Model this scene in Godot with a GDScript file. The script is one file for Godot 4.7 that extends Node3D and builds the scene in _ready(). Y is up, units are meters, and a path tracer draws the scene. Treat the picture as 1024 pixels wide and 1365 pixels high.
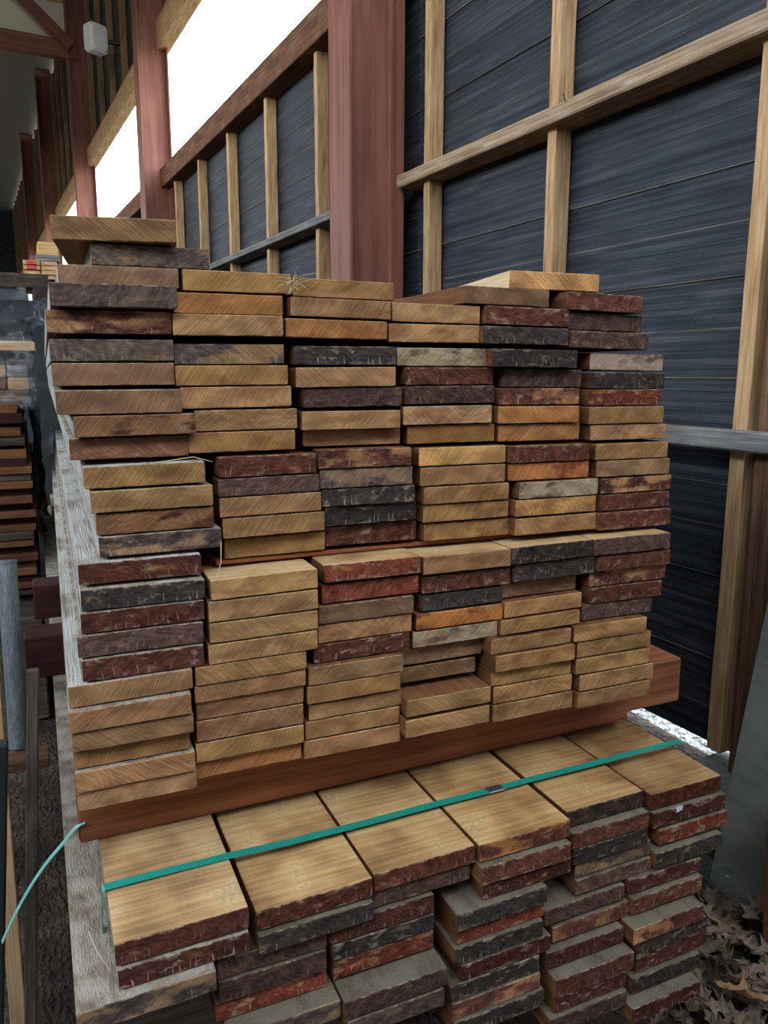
extends Node3D
# A timber shed: a stack of sawn hardwood boards on bearers over a strapped lower stack, a tarred board wall on the right.
# Pack frame: x along the board ends, y up, boards run back along -z. Floor at y = FLOOR.

const FLOOR := -1.42
const WALL_TURN := 3.8          # the right wall runs back almost parallel to the boards
const WALL_AT := Vector3(1.33, 0, -2.67)
var wall_u: Vector3             # along the wall, away from the camera
var wall_n: Vector3             # out of the wall, into the shed
var rng := RandomNumberGenerator.new()
var M := {}
var atlas: PackedByteArray
var relief: PackedByteArray
var cells := 0
var taken := {}
const ATLAS := 2048
const CELL_W := 256
const CELL_H := 48

# ------------------------------------------------------------------ naming
func numbered(called: String) -> String:
	if not taken.has(called):
		taken[called] = 0
		return called
	taken[called] += 1
	return "%s_%03d" % [called, taken[called]]

func tag(o: Node, label: String, category: String, group := "") -> void:
	o.set_meta("label", label)
	o.set_meta("category", category)
	if group != "":
		o.set_meta("group", group)

func thing(called: String, label: String, category: String, group := "", at := Vector3.ZERO) -> Node3D:
	var o := Node3D.new()
	o.name = numbered(called)
	add_child(o)
	o.position = at
	tag(o, label, category, group)
	return o

func obj(called: String, mesh: Mesh, mats: Array, parent: Node, xf := Transform3D()) -> MeshInstance3D:
	var o := MeshInstance3D.new()
	o.mesh = mesh
	for i in mats.size():
		if i < mesh.get_surface_count():
			mesh.surface_set_material(i, mats[i])
	o.name = numbered(called) if parent == self else called
	parent.add_child(o, true)
	o.transform = xf
	return o

func structure(o: Node, label: String, category := "") -> void:
	o.set_meta("kind", "structure")
	o.set_meta("label", label)
	if category != "":
		o.set_meta("category", category)

# ------------------------------------------------------------------ mesh helpers
func tri(st: SurfaceTool, a: Vector3, b: Vector3, c: Vector3, n: Vector3, ua := Vector2.ZERO, ub := Vector2.ZERO, uc := Vector2.ZERO) -> void:
	if (b - a).cross(c - a).dot(n) > 0.0:
		var s := b; b = c; c = s
		var us := ub; ub = uc; uc = us
	st.set_normal(n); st.set_uv(ua); st.add_vertex(a)
	st.set_normal(n); st.set_uv(ub); st.add_vertex(b)
	st.set_normal(n); st.set_uv(uc); st.add_vertex(c)

func quad(st: SurfaceTool, p: Array, n: Vector3, uv: Array) -> void:
	tri(st, p[0], p[1], p[2], n, uv[0], uv[1], uv[2])
	tri(st, p[0], p[2], p[3], n, uv[0], uv[2], uv[3])

func begin(c := Color.WHITE) -> SurfaceTool:
	var st := SurfaceTool.new()
	st.begin(Mesh.PRIMITIVE_TRIANGLES)
	st.set_color(c)
	return st

# A chamfered timber, length along local z, from z0 to z1, centred on x and y. UV: u along the length in metres, v across.
func timber_into(st: SurfaceTool, w: float, h: float, z0: float, z1: float, ch := 0.003, off := Vector3.ZERO, wave := 0.0, ru := -1.0, rv := 0.0) -> void:
	if ru < 0.0:
		ru = rng.randf() * 7.0
		rv = rng.randf() * 7.0
	var x := w / 2.0
	var y := h / 2.0
	var ring := [Vector2(-x + ch, -y), Vector2(x - ch, -y), Vector2(x, -y + ch), Vector2(x, y - ch), Vector2(x - ch, y), Vector2(-x + ch, y), Vector2(-x, y - ch), Vector2(-x, -y + ch)]
	var steps: int = 1 if wave == 0.0 else maxi(2, int((z1 - z0) / 0.25))
	var rows := []
	for k in steps + 3:
		var z := z0
		var inset := 0.0
		if k == 0:
			z = z0
			inset = ch
		elif k == steps + 2:
			z = z1
			inset = ch
		else:
			z = lerpf(z0 + ch, z1 - ch, float(k - 1) / steps)
		var o := Vector3(rng.randf_range(-wave, wave), rng.randf_range(-wave, wave), 0)
		var row := []
		for p in ring:
			row.append(Vector3(p.x - signf(p.x) * minf(inset, absf(p.x)), p.y - signf(p.y) * minf(inset, absf(p.y)), z) + o + off)
		rows.append(row)
	var per := [0.0]
	for i in 8:
		per.append(per[i] + ring[i].distance_to(ring[(i + 1) % 8]))
	for k in rows.size() - 1:
		for i in 8:
			var j := (i + 1) % 8
			var a: Vector3 = rows[k][i]
			var b: Vector3 = rows[k][j]
			var c: Vector3 = rows[k + 1][j]
			var d: Vector3 = rows[k + 1][i]
			var e: Vector2 = ring[j] - ring[i]
			var n := (b - a).cross(c - a)
			if n.length() < 1e-12:
				n = (c - a).cross(d - a)
			n = n.normalized()
			if n.dot(Vector3(e.y, -e.x, 0)) < 0.0:
				n = -n
			quad(st, [a, b, c, d], n, [Vector2(a.z + ru, per[i] + rv), Vector2(b.z + ru, per[i + 1] + rv), Vector2(c.z + ru, per[i + 1] + rv), Vector2(d.z + ru, per[i] + rv)])
	for e in [0, rows.size() - 1]:
		var n := Vector3(0, 0, -1 if e == 0 else 1)
		for i in range(1, 7):
			var a: Vector3 = rows[e][0]
			var b: Vector3 = rows[e][i]
			var c: Vector3 = rows[e][i + 1]
			tri(st, a, b, c, n, Vector2(a.x + ru, a.y + rv), Vector2(b.x + ru, b.y + rv), Vector2(c.x + ru, c.y + rv))

func timber(w: float, h: float, z0: float, z1: float, tint := Color.WHITE, ch := 0.003, wave := 0.0) -> ArrayMesh:
	var st := begin(tint)
	timber_into(st, w, h, z0, z1, ch, Vector3.ZERO, wave)
	return st.commit()

# A closed outline extruded along local z.
func prism(poly: PackedVector2Array, z0: float, z1: float, tint := Color.WHITE, scale_uv := 1.0) -> ArrayMesh:
	var st := begin(tint)
	var area := 0.0
	var run := 0.0
	for i in poly.size():
		var q := poly[(i + 1) % poly.size()]
		area += poly[i].x * q.y - q.x * poly[i].y
	for i in poly.size():
		var p := poly[i]
		var q := poly[(i + 1) % poly.size()]
		var n := Vector3(q.y - p.y, p.x - q.x, 0).normalized() * signf(area)
		var l := p.distance_to(q)
		quad(st, [Vector3(p.x, p.y, z0), Vector3(q.x, q.y, z0), Vector3(q.x, q.y, z1), Vector3(p.x, p.y, z1)], n, [Vector2(z0, run) * scale_uv, Vector2(z0, run + l) * scale_uv, Vector2(z1, run + l) * scale_uv, Vector2(z1, run) * scale_uv])
		run += l
	var t := Geometry2D.triangulate_polygon(poly)
	for z in [z0, z1]:
		for i in range(0, t.size(), 3):
			var a := poly[t[i]]
			var b := poly[t[i + 1]]
			var c := poly[t[i + 2]]
			tri(st, Vector3(a.x, a.y, z), Vector3(b.x, b.y, z), Vector3(c.x, c.y, z), Vector3(0, 0, -1 if z == z0 else 1), a, b, c)
	return st.commit()

# A ribbon or round tube along points.
func tube(points: Array, radius: float, sides := 8, tint := Color.WHITE, r_end := -1.0) -> ArrayMesh:
	var st := begin(tint)
	var rings := []
	for i in points.size():
		var p: Vector3 = points[i]
		var t: Vector3 = (points[mini(i + 1, points.size() - 1)] - points[maxi(i - 1, 0)]).normalized()
		var a := t.cross(Vector3.UP if absf(t.y) < 0.9 else Vector3.RIGHT).normalized()
		var b := t.cross(a).normalized()
		var r := radius if r_end < 0.0 else lerpf(radius, r_end, float(i) / (points.size() - 1))
		var ring := []
		for k in sides:
			var f := TAU * k / sides
			ring.append([p + (a * cos(f) + b * sin(f)) * r, a * cos(f) + b * sin(f)])
		rings.append(ring)
	for i in rings.size() - 1:
		for k in sides:
			var j := (k + 1) % sides
			var c: Array = [rings[i][k], rings[i][j], rings[i + 1][j], rings[i + 1][k]]
			var u := [Vector2(i * 0.1, float(k) / sides), Vector2(i * 0.1, float(k + 1) / sides), Vector2((i + 1) * 0.1, float(k + 1) / sides), Vector2((i + 1) * 0.1, float(k) / sides)]
			var order := [0, 1, 2, 3]
			if (c[1][0] - c[0][0]).cross(c[2][0] - c[0][0]).dot(c[0][1]) > 0.0:
				order = [3, 2, 1, 0]
			for q in [[0, 1, 2], [0, 2, 3]]:
				for m in q:
					st.set_normal(c[order[m]][1]); st.set_uv(u[order[m]]); st.add_vertex(c[order[m]][0])
	for e in [0, rings.size() - 1]:
		var n: Vector3 = (points[0] - points[1]).normalized() if e == 0 else (points[-1] - points[-2]).normalized()
		for k in range(1, sides - 1):
			tri(st, rings[e][0][0], rings[e][k][0], rings[e][k + 1][0], n)
	return st.commit()

# A flat strap with thickness: points along the middle, sideways direction, width.
func strap(points: Array, side: Vector3, width: float, thick := 0.0009, tint := Color.WHITE) -> ArrayMesh:
	var st := begin(tint)
	var run := 0.0
	for i in points.size() - 1:
		var p: Vector3 = points[i]
		var q: Vector3 = points[i + 1]
		var n := (q - p).cross(side).normalized()
		if n.y < 0.0 or (absf(n.y) < 0.05 and n.x > 0.0):
			n = -n
		var s := side.normalized() * width / 2.0
		var l := p.distance_to(q)
		var up := n * thick
		quad(st, [p - s + up, p + s + up, q + s + up, q - s + up], n, [Vector2(run, 0), Vector2(run, 1), Vector2(run + l, 1), Vector2(run + l, 0)])
		quad(st, [p - s, p + s, q + s, q - s], -n, [Vector2(run, 0), Vector2(run, 1), Vector2(run + l, 1), Vector2(run + l, 0)])
		quad(st, [p - s, p - s + up, q - s + up, q - s], -side.normalized(), [Vector2(run, 0), Vector2(run, 0), Vector2(run + l, 0), Vector2(run + l, 0)])
		quad(st, [p + s, p + s + up, q + s + up, q + s], side.normalized(), [Vector2(run, 1), Vector2(run, 1), Vector2(run + l, 1), Vector2(run + l, 1)])
		run += l
	return st.commit()

# A crumpled sheet: a grid between four corners pushed about by noise, both sides built.
func crumpled(a: Vector3, b: Vector3, c: Vector3, d: Vector3, nu: int, nv: int, amount: float, seed_: int, ragged := 0.0, fine := 1.0) -> ArrayMesh:
	var st := begin()
	var f := FastNoiseLite.new()
	f.seed = seed_
	f.noise_type = FastNoiseLite.TYPE_CELLULAR
	f.cellular_return_type = FastNoiseLite.RETURN_DISTANCE
	f.frequency = 9.0 * fine
	var g := FastNoiseLite.new()
	g.seed = seed_ + 9
	g.frequency = 3.0 * fine
	var n := (b - a).cross(d - a).normalized()
	var pts := []
	for j in nv + 1:
		var row := []
		for i in nu + 1:
			var u := float(i) / nu
			var v := float(j) / nv
			var p := a.lerp(b, u).lerp(d.lerp(c, u), v)
			var h := (f.get_noise_3dv(p) + 0.6 + 1.3 * g.get_noise_3dv(p)) * amount
			var e := ragged * (1.0 if i == 0 or j == 0 or i == nu or j == nv else 0.2)
			row.append(p + n * h + Vector3(g.get_noise_3dv(p * 7.0), g.get_noise_3dv(p * 7.0 + Vector3(9, 0, 0)), g.get_noise_3dv(p * 7.0 + Vector3(0, 9, 0))) * e)
		pts.append(row)
	for j in nv:
		for i in nu:
			var q := [pts[j][i], pts[j][i + 1], pts[j + 1][i + 1], pts[j + 1][i]]
			for t in [[0, 1, 2], [0, 2, 3]]:
				st.set_uv(Vector2(i, j)); st.add_vertex(q[t[0]])
				st.set_uv(Vector2(i, j)); st.add_vertex(q[t[1]])
				st.set_uv(Vector2(i, j)); st.add_vertex(q[t[2]])
	st.generate_normals()
	return st.commit()

# ------------------------------------------------------------------ materials
func noise(seed_: int, freq: float, kind := FastNoiseLite.TYPE_SIMPLEX_SMOOTH, octaves := 1) -> FastNoiseLite:
	var f := FastNoiseLite.new()
	f.seed = seed_
	f.noise_type = kind
	f.frequency = freq
	f.fractal_type = FastNoiseLite.FRACTAL_FBM if octaves > 1 else FastNoiseLite.FRACTAL_NONE
	f.fractal_octaves = octaves
	return f

func streaks(seed_: int, freq: float, stretch: int, size := 512) -> PackedByteArray:
	var im := noise(seed_, freq, FastNoiseLite.TYPE_SIMPLEX_SMOOTH, 3).get_seamless_image(maxi(16, size / stretch), size)
	im.resize(size, size, Image.INTERPOLATE_CUBIC)
	im.convert(Image.FORMAT_L8)
	return im.get_data()

func blotches(seed_: int, freq: float, octaves := 3, size := 512) -> PackedByteArray:
	var im := noise(seed_, freq, FastNoiseLite.TYPE_SIMPLEX_SMOOTH, octaves).get_seamless_image(size, size)
	im.convert(Image.FORMAT_L8)
	return im.get_data()

# Grain along u. Colours are sRGB: dark, middle, light; dust lies over the wood where the blotches pass its level.
func wood(seed_: int, dark: Color, mid: Color, light: Color, per_m: Vector2, rough := 0.85, dust := Color(0, 0, 0, 0), dust_level := 1.1, bump := 0.08, cross_cut := 0.0, fibre := 10) -> StandardMaterial3D:
	var size := 512
	var a := streaks(seed_, 0.02, fibre)
	var b := streaks(seed_ + 1, 0.09, fibre * 2)
	var c := blotches(seed_ + 2, 0.006)
	var d := blotches(seed_ + 3, 0.12, 2)
	var out := PackedByteArray()
	out.resize(size * size * 3)
	var hi := PackedByteArray()
	hi.resize(size * size)
	var k := 0
	for j in size:
		for i in size:
			var p := j * size + i
			var t := (a[p] * 0.5 + b[p] * 0.3 + c[p] * 0.35) / 255.0 - 0.08
			if cross_cut > 0.0:
				t = c[p] / 255.0 + cross_cut * (b[i * size + j] / 255.0 - 0.5)
			t += (d[p] / 255.0 - 0.5) * 0.12
			var col := dark.lerp(mid, clampf(t * 2.0, 0, 1)) if t < 0.5 else mid.lerp(light, clampf(t * 2.0 - 1.0, 0, 1))
			if dust.a > 0.0:
				var l := clampf(((c[p] * 0.6 + d[p] * 0.4) / 255.0 - 1.0 + dust_level) * 4.0, 0, 1) * dust.a
				col = col.lerp(dust, l * (0.8 + 0.2 * d[p] / 255.0))
			out[k] = clampi(int(col.r * 255), 0, 255)
			out[k + 1] = clampi(int(col.g * 255), 0, 255)
			out[k + 2] = clampi(int(col.b * 255), 0, 255)
			k += 3
			hi[p] = clampi(int(a[p] * 0.35 + b[p] * 0.4 + d[p] * 0.25), 0, 255)
	var m := StandardMaterial3D.new()
	m.albedo_texture = ImageTexture.create_from_image(Image.create_from_data(size, size, false, Image.FORMAT_RGB8, out))
	m.heightmap_enabled = true
	m.heightmap_texture = ImageTexture.create_from_image(Image.create_from_data(size, size, false, Image.FORMAT_L8, hi))
	m.heightmap_scale = bump
	m.uv1_scale = Vector3(per_m.x, per_m.y, 1)
	m.roughness = rough
	m.metallic_specular = 0.3
	m.vertex_color_use_as_albedo = true
	return m

func rgb(r: int, g: int, b: int, a := 1.0) -> Color:
	return Color(r / 255.0, g / 255.0, b / 255.0, a)

func plain(c: Color, rough := 0.7, metal := 0.0) -> StandardMaterial3D:
	var m := StandardMaterial3D.new()
	m.albedo_color = c
	m.roughness = rough
	m.metallic = metal
	m.vertex_color_use_as_albedo = true
	return m

func film(c: Color, alpha: float, rough := 0.3) -> StandardMaterial3D:
	var m := plain(Color(c.r, c.g, c.b, alpha), rough)
	m.transparency = BaseMaterial3D.TRANSPARENCY_ALPHA
	m.cull_mode = BaseMaterial3D.CULL_DISABLED
	m.metallic_specular = 0.6
	return m

func materials() -> void:
	# faces along the boards
	M.side = wood(11, rgb(74, 46, 28), rgb(120, 78, 47), rgb(156, 108, 66), Vector2(1.6, 4), 0.85)
	M.clean = wood(21, rgb(146, 112, 74), rgb(196, 156, 106), rgb(232, 198, 142), Vector2(2.2, 2.2), 0.65, rgb(150, 132, 104, 0.55), 0.40, 0.05, 0.55, 10)
	M.dusty = wood(31, rgb(112, 100, 86), rgb(168, 158, 144), rgb(206, 199, 187), Vector2(2, 6), 0.95, rgb(198, 192, 181, 0.9), 0.68, 0.3, 0.0, 5)
	M.ledge = wood(36, rgb(104, 90, 74), rgb(150, 134, 114), rgb(190, 176, 154), Vector2(5, 6), 0.95, rgb(182, 172, 154, 0.8), 0.6, 0.3, 0.0, 2)
	M.grime = wood(41, rgb(84, 74, 58), rgb(112, 100, 80), rgb(136, 122, 98), Vector2(3, 3), 0.95, rgb(128, 118, 98, 0.8), 0.62, 0.12, 0.0, 2)
	# building timbers
	M.tar = wood(51, rgb(24, 27, 31), rgb(50, 55, 60), rgb(92, 92, 92), Vector2(0.7, 3.6), 0.5, rgb(92, 74, 58, 0.6), 0.28, 0.4, 0.0, 14)
	M.edge = wood(56, rgb(70, 66, 60), rgb(110, 102, 92), rgb(150, 140, 124), Vector2(2, 5), 0.9)
	M.pine = wood(61, rgb(140, 102, 66), rgb(196, 156, 110), rgb(230, 198, 152), Vector2(1.5, 6), 0.8, rgb(80, 60, 42, 0.7), 0.24, 0.1)
	M.beam = wood(71, rgb(110, 88, 66), rgb(164, 138, 108), rgb(200, 180, 150), Vector2(1.2, 5), 0.9, rgb(180, 176, 168, 0.5), 0.4, 0.3)
	M.grey = wood(81, rgb(84, 80, 74), rgb(134, 130, 122), rgb(176, 174, 168), Vector2(1.2, 5), 0.95, rgb(190, 188, 184, 0.4), 0.35, 0.3)
	M.rough = wood(91, rgb(76, 50, 36), rgb(122, 88, 64), rgb(158, 122, 92), Vector2(1.5, 3), 0.95, rgb(70, 60, 50, 0.5), 0.3, 0.8)
	M.bearer = wood(101, rgb(100, 58, 38), rgb(148, 90, 58), rgb(172, 112, 76), Vector2(1.4, 4), 0.8, rgb(52, 34, 24, 0.8), 0.22, 0.08)
	M.maroon = wood(111, rgb(36, 18, 18), rgb(58, 28, 26), rgb(80, 42, 36), Vector2(2, 5), 0.8)
	M.old = wood(121, rgb(48, 42, 36), rgb(84, 74, 62), rgb(122, 108, 88), Vector2(2, 5), 0.95, rgb(140, 130, 112, 0.5), 0.4, 0.2)
	M.paint = wood(131, rgb(98, 62, 50), rgb(130, 82, 66), rgb(152, 102, 84), Vector2(0.5, 1.5), 0.55, rgb(150, 120, 110, 0.5), 0.2, 0.03)
	M.earth = wood(141, rgb(34, 28, 22), rgb(62, 52, 42), rgb(98, 84, 68), Vector2(1.2, 1.2), 1.0, rgb(120, 104, 84, 0.6), 0.35, 2.0, 0.0, 1)
	M.concrete = wood(151, rgb(104, 104, 98), rgb(132, 132, 126), rgb(156, 156, 150), Vector2(1, 1), 0.95, rgb(96, 92, 84, 0.5), 0.4, 0.4, 0.0, 1)
	M.sheet = wood(161, rgb(112, 112, 102), rgb(134, 134, 122), rgb(152, 152, 140), Vector2(1, 1), 0.6, rgb(160, 154, 138, 0.5), 0.22, 0.06, 0.0, 2)
	M.galv = wood(171, rgb(84, 92, 90), rgb(124, 132, 130), rgb(170, 178, 174), Vector2(6, 3), 0.5, rgb(206, 210, 206, 0.6), 0.3, 0.1, 0.0, 1)
	M.galv.metallic = 0.35
	M.cream = plain(rgb(226, 216, 190), 0.8)
	M.roof = plain(rgb(150, 140, 128), 0.9)
	M.strap = plain(Color.WHITE, 0.4)
	var ribs := Image.create(4, 1, false, Image.FORMAT_RGB8)
	for i in 4:
		ribs.set_pixel(i, 0, [rgb(22, 116, 98), rgb(30, 140, 118), rgb(40, 160, 136), rgb(30, 140, 118)][i])
	M.strap.albedo_texture = ImageTexture.create_from_image(ribs)
	M.strap.uv1_scale = Vector3(330, 1, 1)
	M.pale_strap = plain(rgb(120, 178, 162), 0.45)
	M.steel = plain(rgb(150, 160, 158), 0.35, 0.9)
	M.wire = plain(rgb(40, 40, 42), 0.6)
	M.white = plain(rgb(228, 226, 218), 0.6)
	M.straw = plain(rgb(206, 184, 138), 0.8)
	M.leaf = plain(Color.WHITE, 0.85)
	M.leaf.cull_mode = BaseMaterial3D.CULL_DISABLED
	M.gravel = plain(Color.WHITE, 0.9)
	M.film = film(rgb(84, 90, 90), 0.26, 0.28)
	M.black_film = film(rgb(30, 34, 36), 0.95, 0.4)
	M.dark = plain(rgb(26, 24, 22), 0.9)
	M.pale = wood(181, rgb(196, 160, 110), rgb(224, 196, 150), rgb(240, 220, 182), Vector2(2, 5), 0.8)  # for the skewed board: brightness of its lit left face put into the colour
	M.red = plain(rgb(196, 60, 50), 0.7)

# ------------------------------------------------------------------ board ends: each end has its own cell of one atlas
# raw sawn timber colour, sealer colour, how much sealer covers, how scuffed it is, words for the label
const KINDS := {
	"T": [[170, 126, 83], [120, 78, 50], 0.0, 0.12, "tan raw sawn"],
	"D": [[140, 106, 74], [96, 68, 52], 0.0, 0.15, "dull brown raw"],  # dim tan; on one recessed board it also carries the shade
	"Y": [[140, 98, 66], [92, 58, 44], 0.25, 0.25, "mottled brown"],
	"O": [[176, 120, 73], [128, 76, 50], 0.0, 0.12, "orange tan"],
	"S": [[192, 122, 68], [142, 76, 48], 0.3, 0.45, "bright orange scuffed"],
	"P": [[192, 144, 92], [130, 90, 60], 0.0, 0.12, "pale golden raw"],
	"K": [[132, 104, 80], [92, 76, 66], 0.75, 0.3, "grey brown weathered"],
	"Q": [[150, 118, 84], [88, 74, 68], 0.5, 0.4, "brown and grey stained"],
	"M": [[160, 108, 72], [98, 59, 47], 0.95, 0.55, "maroon sealed"],
	"N": [[146, 104, 78], [92, 68, 59], 0.97, 0.35, "dark purple brown"],
	"B": [[150, 116, 84], [66, 57, 51], 0.93, 0.5, "blackish sealed"],
	"E": [[150, 104, 70], [84, 50, 41], 0.9, 0.6, "dark red brown scuffed"],
	"R": [[176, 112, 70], [118, 63, 47], 0.85, 0.6, "brick red scuffed"],
	"X": [[176, 124, 80], [98, 60, 50], 0.55, 0.45, "tan and maroon patched"],
	"G": [[166, 140, 110], [122, 92, 74], 0.3, 1.0, "pale grey scuffed"],
}

func paint_end(kind: String, w: float, t: float) -> int:
	var cell := cells
	cells += 1
	var info: Array = KINDS[kind]
	var raw := Vector3(info[0][0], info[0][1], info[0][2]) * rng.randf_range(0.92, 1.06)
	raw.x *= rng.randf_range(0.97, 1.03)
	raw.z *= rng.randf_range(0.92, 1.08)
	var seal := Vector3(info[1][0], info[1][1], info[1][2]) * rng.randf_range(0.88, 1.1)
	var cover: float = info[2]
	var scuff: float = info[3] * rng.randf_range(0.7, 1.2)
	var n1 := noise(500 + cell, 0.018)
	var n2 := noise(900 + cell, 1.0)
	var n3 := noise(1300 + cell, 0.016, FastNoiseLite.TYPE_SIMPLEX_SMOOTH, 4)
	var n4 := noise(1700 + cell, 0.035, FastNoiseLite.TYPE_SIMPLEX_SMOOTH, 4)
	var ang := deg_to_rad(rng.randf_range(35, 65)) * (1.0 if rng.randf() < 0.8 else -1.0)
	var sa := sin(ang)
	var ca := cos(ang)
	var cx := rng.randf_range(-0.3, 1.3) * 150.0
	var cy := rng.randf_range(1.0, 2.4) * 60.0 * (1 if rng.randf() < 0.5 else -1)
	var rf := rng.randf_range(0.5, 1.0)
	var saw_gain := rng.randf_range(0.07, 0.2)
	var ring_gain := rng.randf_range(0.01, 0.05)
	var ox := (cell % 8) * CELL_W
	var oy := (cell / 8) * CELL_H
	var from_left := 1.0 if rng.randf() < 0.5 else -1.0
	var pale := Vector3(206, 186, 154)
	for j in CELL_H:
		var y := (j - 1.0) / (CELL_H - 3.0) * t
		var edge := minf(y, t - y)
		for i in CELL_W:
			var x := (i - 2.0) / (CELL_W - 5.0) * w
			var low := n1.get_noise_2d(x, y * 1.5)
			var s := x * sa + y * ca
			var l := x * ca - y * sa
			var saw := n2.get_noise_2d(s * 0.55, l * 0.012)
			var fine := n2.get_noise_2d(x * 2.3 + 70.0, y * 2.3)
			var dx := x - cx
			var dy := y - cy
			var ring := sin(sqrt(dx * dx + dy * dy) * rf + low * 6.0)
			var lum := 1.0 + saw_gain * saw + ring_gain * ring + 0.14 * low + 0.06 * fine
			var col := raw * lum
			var h := 0.5 + 0.28 * saw + 0.12 * fine
			var blot := n3.get_noise_2d(x * 0.7 + 0.25 * s, y * 2.0 + 40.0)
			if cover > 0.0:
				var m := clampf((blot + from_left * (x / w - 0.5) * 0.7 * (1.0 - cover) + (cover - 0.5) * 1.4) * 2.8 + 0.5, 0.0, 1.0)
				var smear := n2.get_noise_2d(x * 0.05 + 200.0, y * 0.45)
				var tone := seal * (1.0 + 0.3 * n3.get_noise_2d(x * 2.2 + 300.0, y * 3.0) + 0.1 * saw + 0.14 * smear + 0.1 * fine + 0.08 * ring)
				col = col.lerp(tone, m)
				h = lerpf(h, 0.6 + 0.1 * fine + 0.1 * saw, m)
			else:
				col = col.lerp(seal, clampf(blot * 1.1, 0.0, 0.45))
			if scuff > 0.1:
				var sc := n4.get_noise_2d(x * 0.8, y * 1.7)
				var near := clampf(1.0 - edge / 6.0, 0.0, 1.0)
				var amount := clampf((sc - (0.36 if cover < 0.4 else 0.46) + 0.24 * scuff + (0.2 if cover < 0.4 else 0.5) * near * scuff) * 4.5, 0.0, 1.0) * minf(scuff * 1.3, 0.95) * (0.62 + 0.6 * fine + 0.3 * saw)
				if cover > 0.4:
					var drip := n2.get_noise_2d(x * 0.3 + 500.0 + 0.6 * low, y * 0.03)
					amount = maxf(amount, clampf((drip - 0.62) * 7.0, 0.0, 1.0) * clampf((y / t - 0.3) * 2.5, 0, 1) * 1.2 * scuff)
				amount = clampf(amount, 0.0, 0.9)
				col = col.lerp(pale * (0.9 + 0.16 * fine), amount)
				h += 0.12 * amount
			# frayed pale fibres along the sawn arrises
			var fray := n4.get_noise_2d(x * 2.0 + 900.0, float(j < 24) * 60.0)
			if edge < 1.0 and fray > -0.2:
				col = col.lerp(Vector3(204, 188, 160), 0.75 * clampf(0.5 + fray * 2.0, 0.0, 1.0))
			var p := (oy + j) * ATLAS + ox + i
			atlas[p * 3] = clampi(int(col.x), 0, 255)
			atlas[p * 3 + 1] = clampi(int(col.y), 0, 255)
			atlas[p * 3 + 2] = clampi(int(col.z), 0, 255)
			relief[p] = clampi(int(h * 255.0), 0, 255)
	return cell

# A sawn board: its front end at z = 0, running back to z = -length; slightly ragged arrises.
func board_mesh(kind: String, w: float, t: float, length: float, top_mat: String, left_mat: String, tint: Color) -> ArrayMesh:
	var cell := paint_end(kind, w * 1000.0, t * 1000.0)
	var c := 0.0011
	var outline := []
	var x := w / 2.0
	var y := t / 2.0
	for i in 13:
		outline.append(Vector2(lerpf(-x + c, x - c, i / 12.0), -y))
	outline.append(Vector2(x, -y + c)); outline.append(Vector2(x, 0)); outline.append(Vector2(x, y - c))
	for i in 13:
		outline.append(Vector2(lerpf(x - c, -x + c, i / 12.0), y))
	outline.append(Vector2(-x, y - c)); outline.append(Vector2(-x, 0)); outline.append(Vector2(-x, -y + c))
	var cnt := outline.size()
	var front := []
	for p in outline:
		front.append(p * Vector2(1.0 - 0.0012 / w, 1.0 - 0.0014 / t) + Vector2(rng.randf_range(-0.0004, 0.0004), -signf(p.y) * maxf(0.0, rng.randf_range(-0.0008, 0.0009))))
	var st_end := begin(tint)
	var to_uv := func(p: Vector2) -> Vector2:
		return Vector2(((cell % 8) * CELL_W + 2.5 + (p.x / w + 0.5) * (CELL_W - 5.0)) / ATLAS, ((cell / 8) * CELL_H + 1.5 + (0.5 - p.y / t) * (CELL_H - 3.0)) / ATLAS)
	for i in cnt:
		var a: Vector2 = front[i]
		var b: Vector2 = front[(i + 1) % cnt]
		tri(st_end, Vector3(0, 0, 0), Vector3(a.x, a.y, 0), Vector3(b.x, b.y, 0), Vector3(0, 0, 1), to_uv.call(Vector2.ZERO), to_uv.call(a), to_uv.call(b))
		var e: Vector2 = (outline[(i + 1) % cnt] - outline[i]).normalized()
		var n := Vector3(e.y, -e.x, 1.0).normalized()
		var oa: Vector2 = outline[i]
		var ob: Vector2 = outline[(i + 1) % cnt]
		quad(st_end, [Vector3(a.x, a.y, 0), Vector3(b.x, b.y, 0), Vector3(ob.x, ob.y, -0.0012), Vector3(oa.x, oa.y, -0.0012)], n, [to_uv.call(a), to_uv.call(b), to_uv.call(b), to_uv.call(a)])
	var st := begin(tint)
	var st_top := begin(tint)
	var st_left := begin(tint)
	var ru := rng.randf() * 9.0
	var per := rng.randf() * 5.0
	for i in cnt:
		var a: Vector2 = outline[i]
		var b: Vector2 = outline[(i + 1) % cnt]
		var e := (b - a).normalized()
		var n := Vector3(e.y, -e.x, 0)
		var into := st_top if n.y > 0.6 else st_left if n.x < -0.8 else st
		var l := a.distance_to(b)
		quad(into, [Vector3(a.x, a.y, -0.0012), Vector3(b.x, b.y, -0.0012), Vector3(b.x, b.y, -length), Vector3(a.x, a.y, -length)], n, [Vector2(ru, per), Vector2(ru, per + l), Vector2(ru + length, per + l), Vector2(ru + length, per)])
		tri(st, Vector3(0, 0, -length), Vector3(a.x, a.y, -length), Vector3(b.x, b.y, -length), Vector3(0, 0, -1), Vector2(0, 0), a, b)
		per += l
	var mesh := st_end.commit()
	st_top.commit(mesh)
	st_left.commit(mesh)
	st.commit(mesh)
	mesh.surface_set_material(0, M.end)
	mesh.surface_set_material(1, M[top_mat])
	mesh.surface_set_material(2, M[left_mat])
	mesh.surface_set_material(3, M.side)
	return mesh

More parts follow.
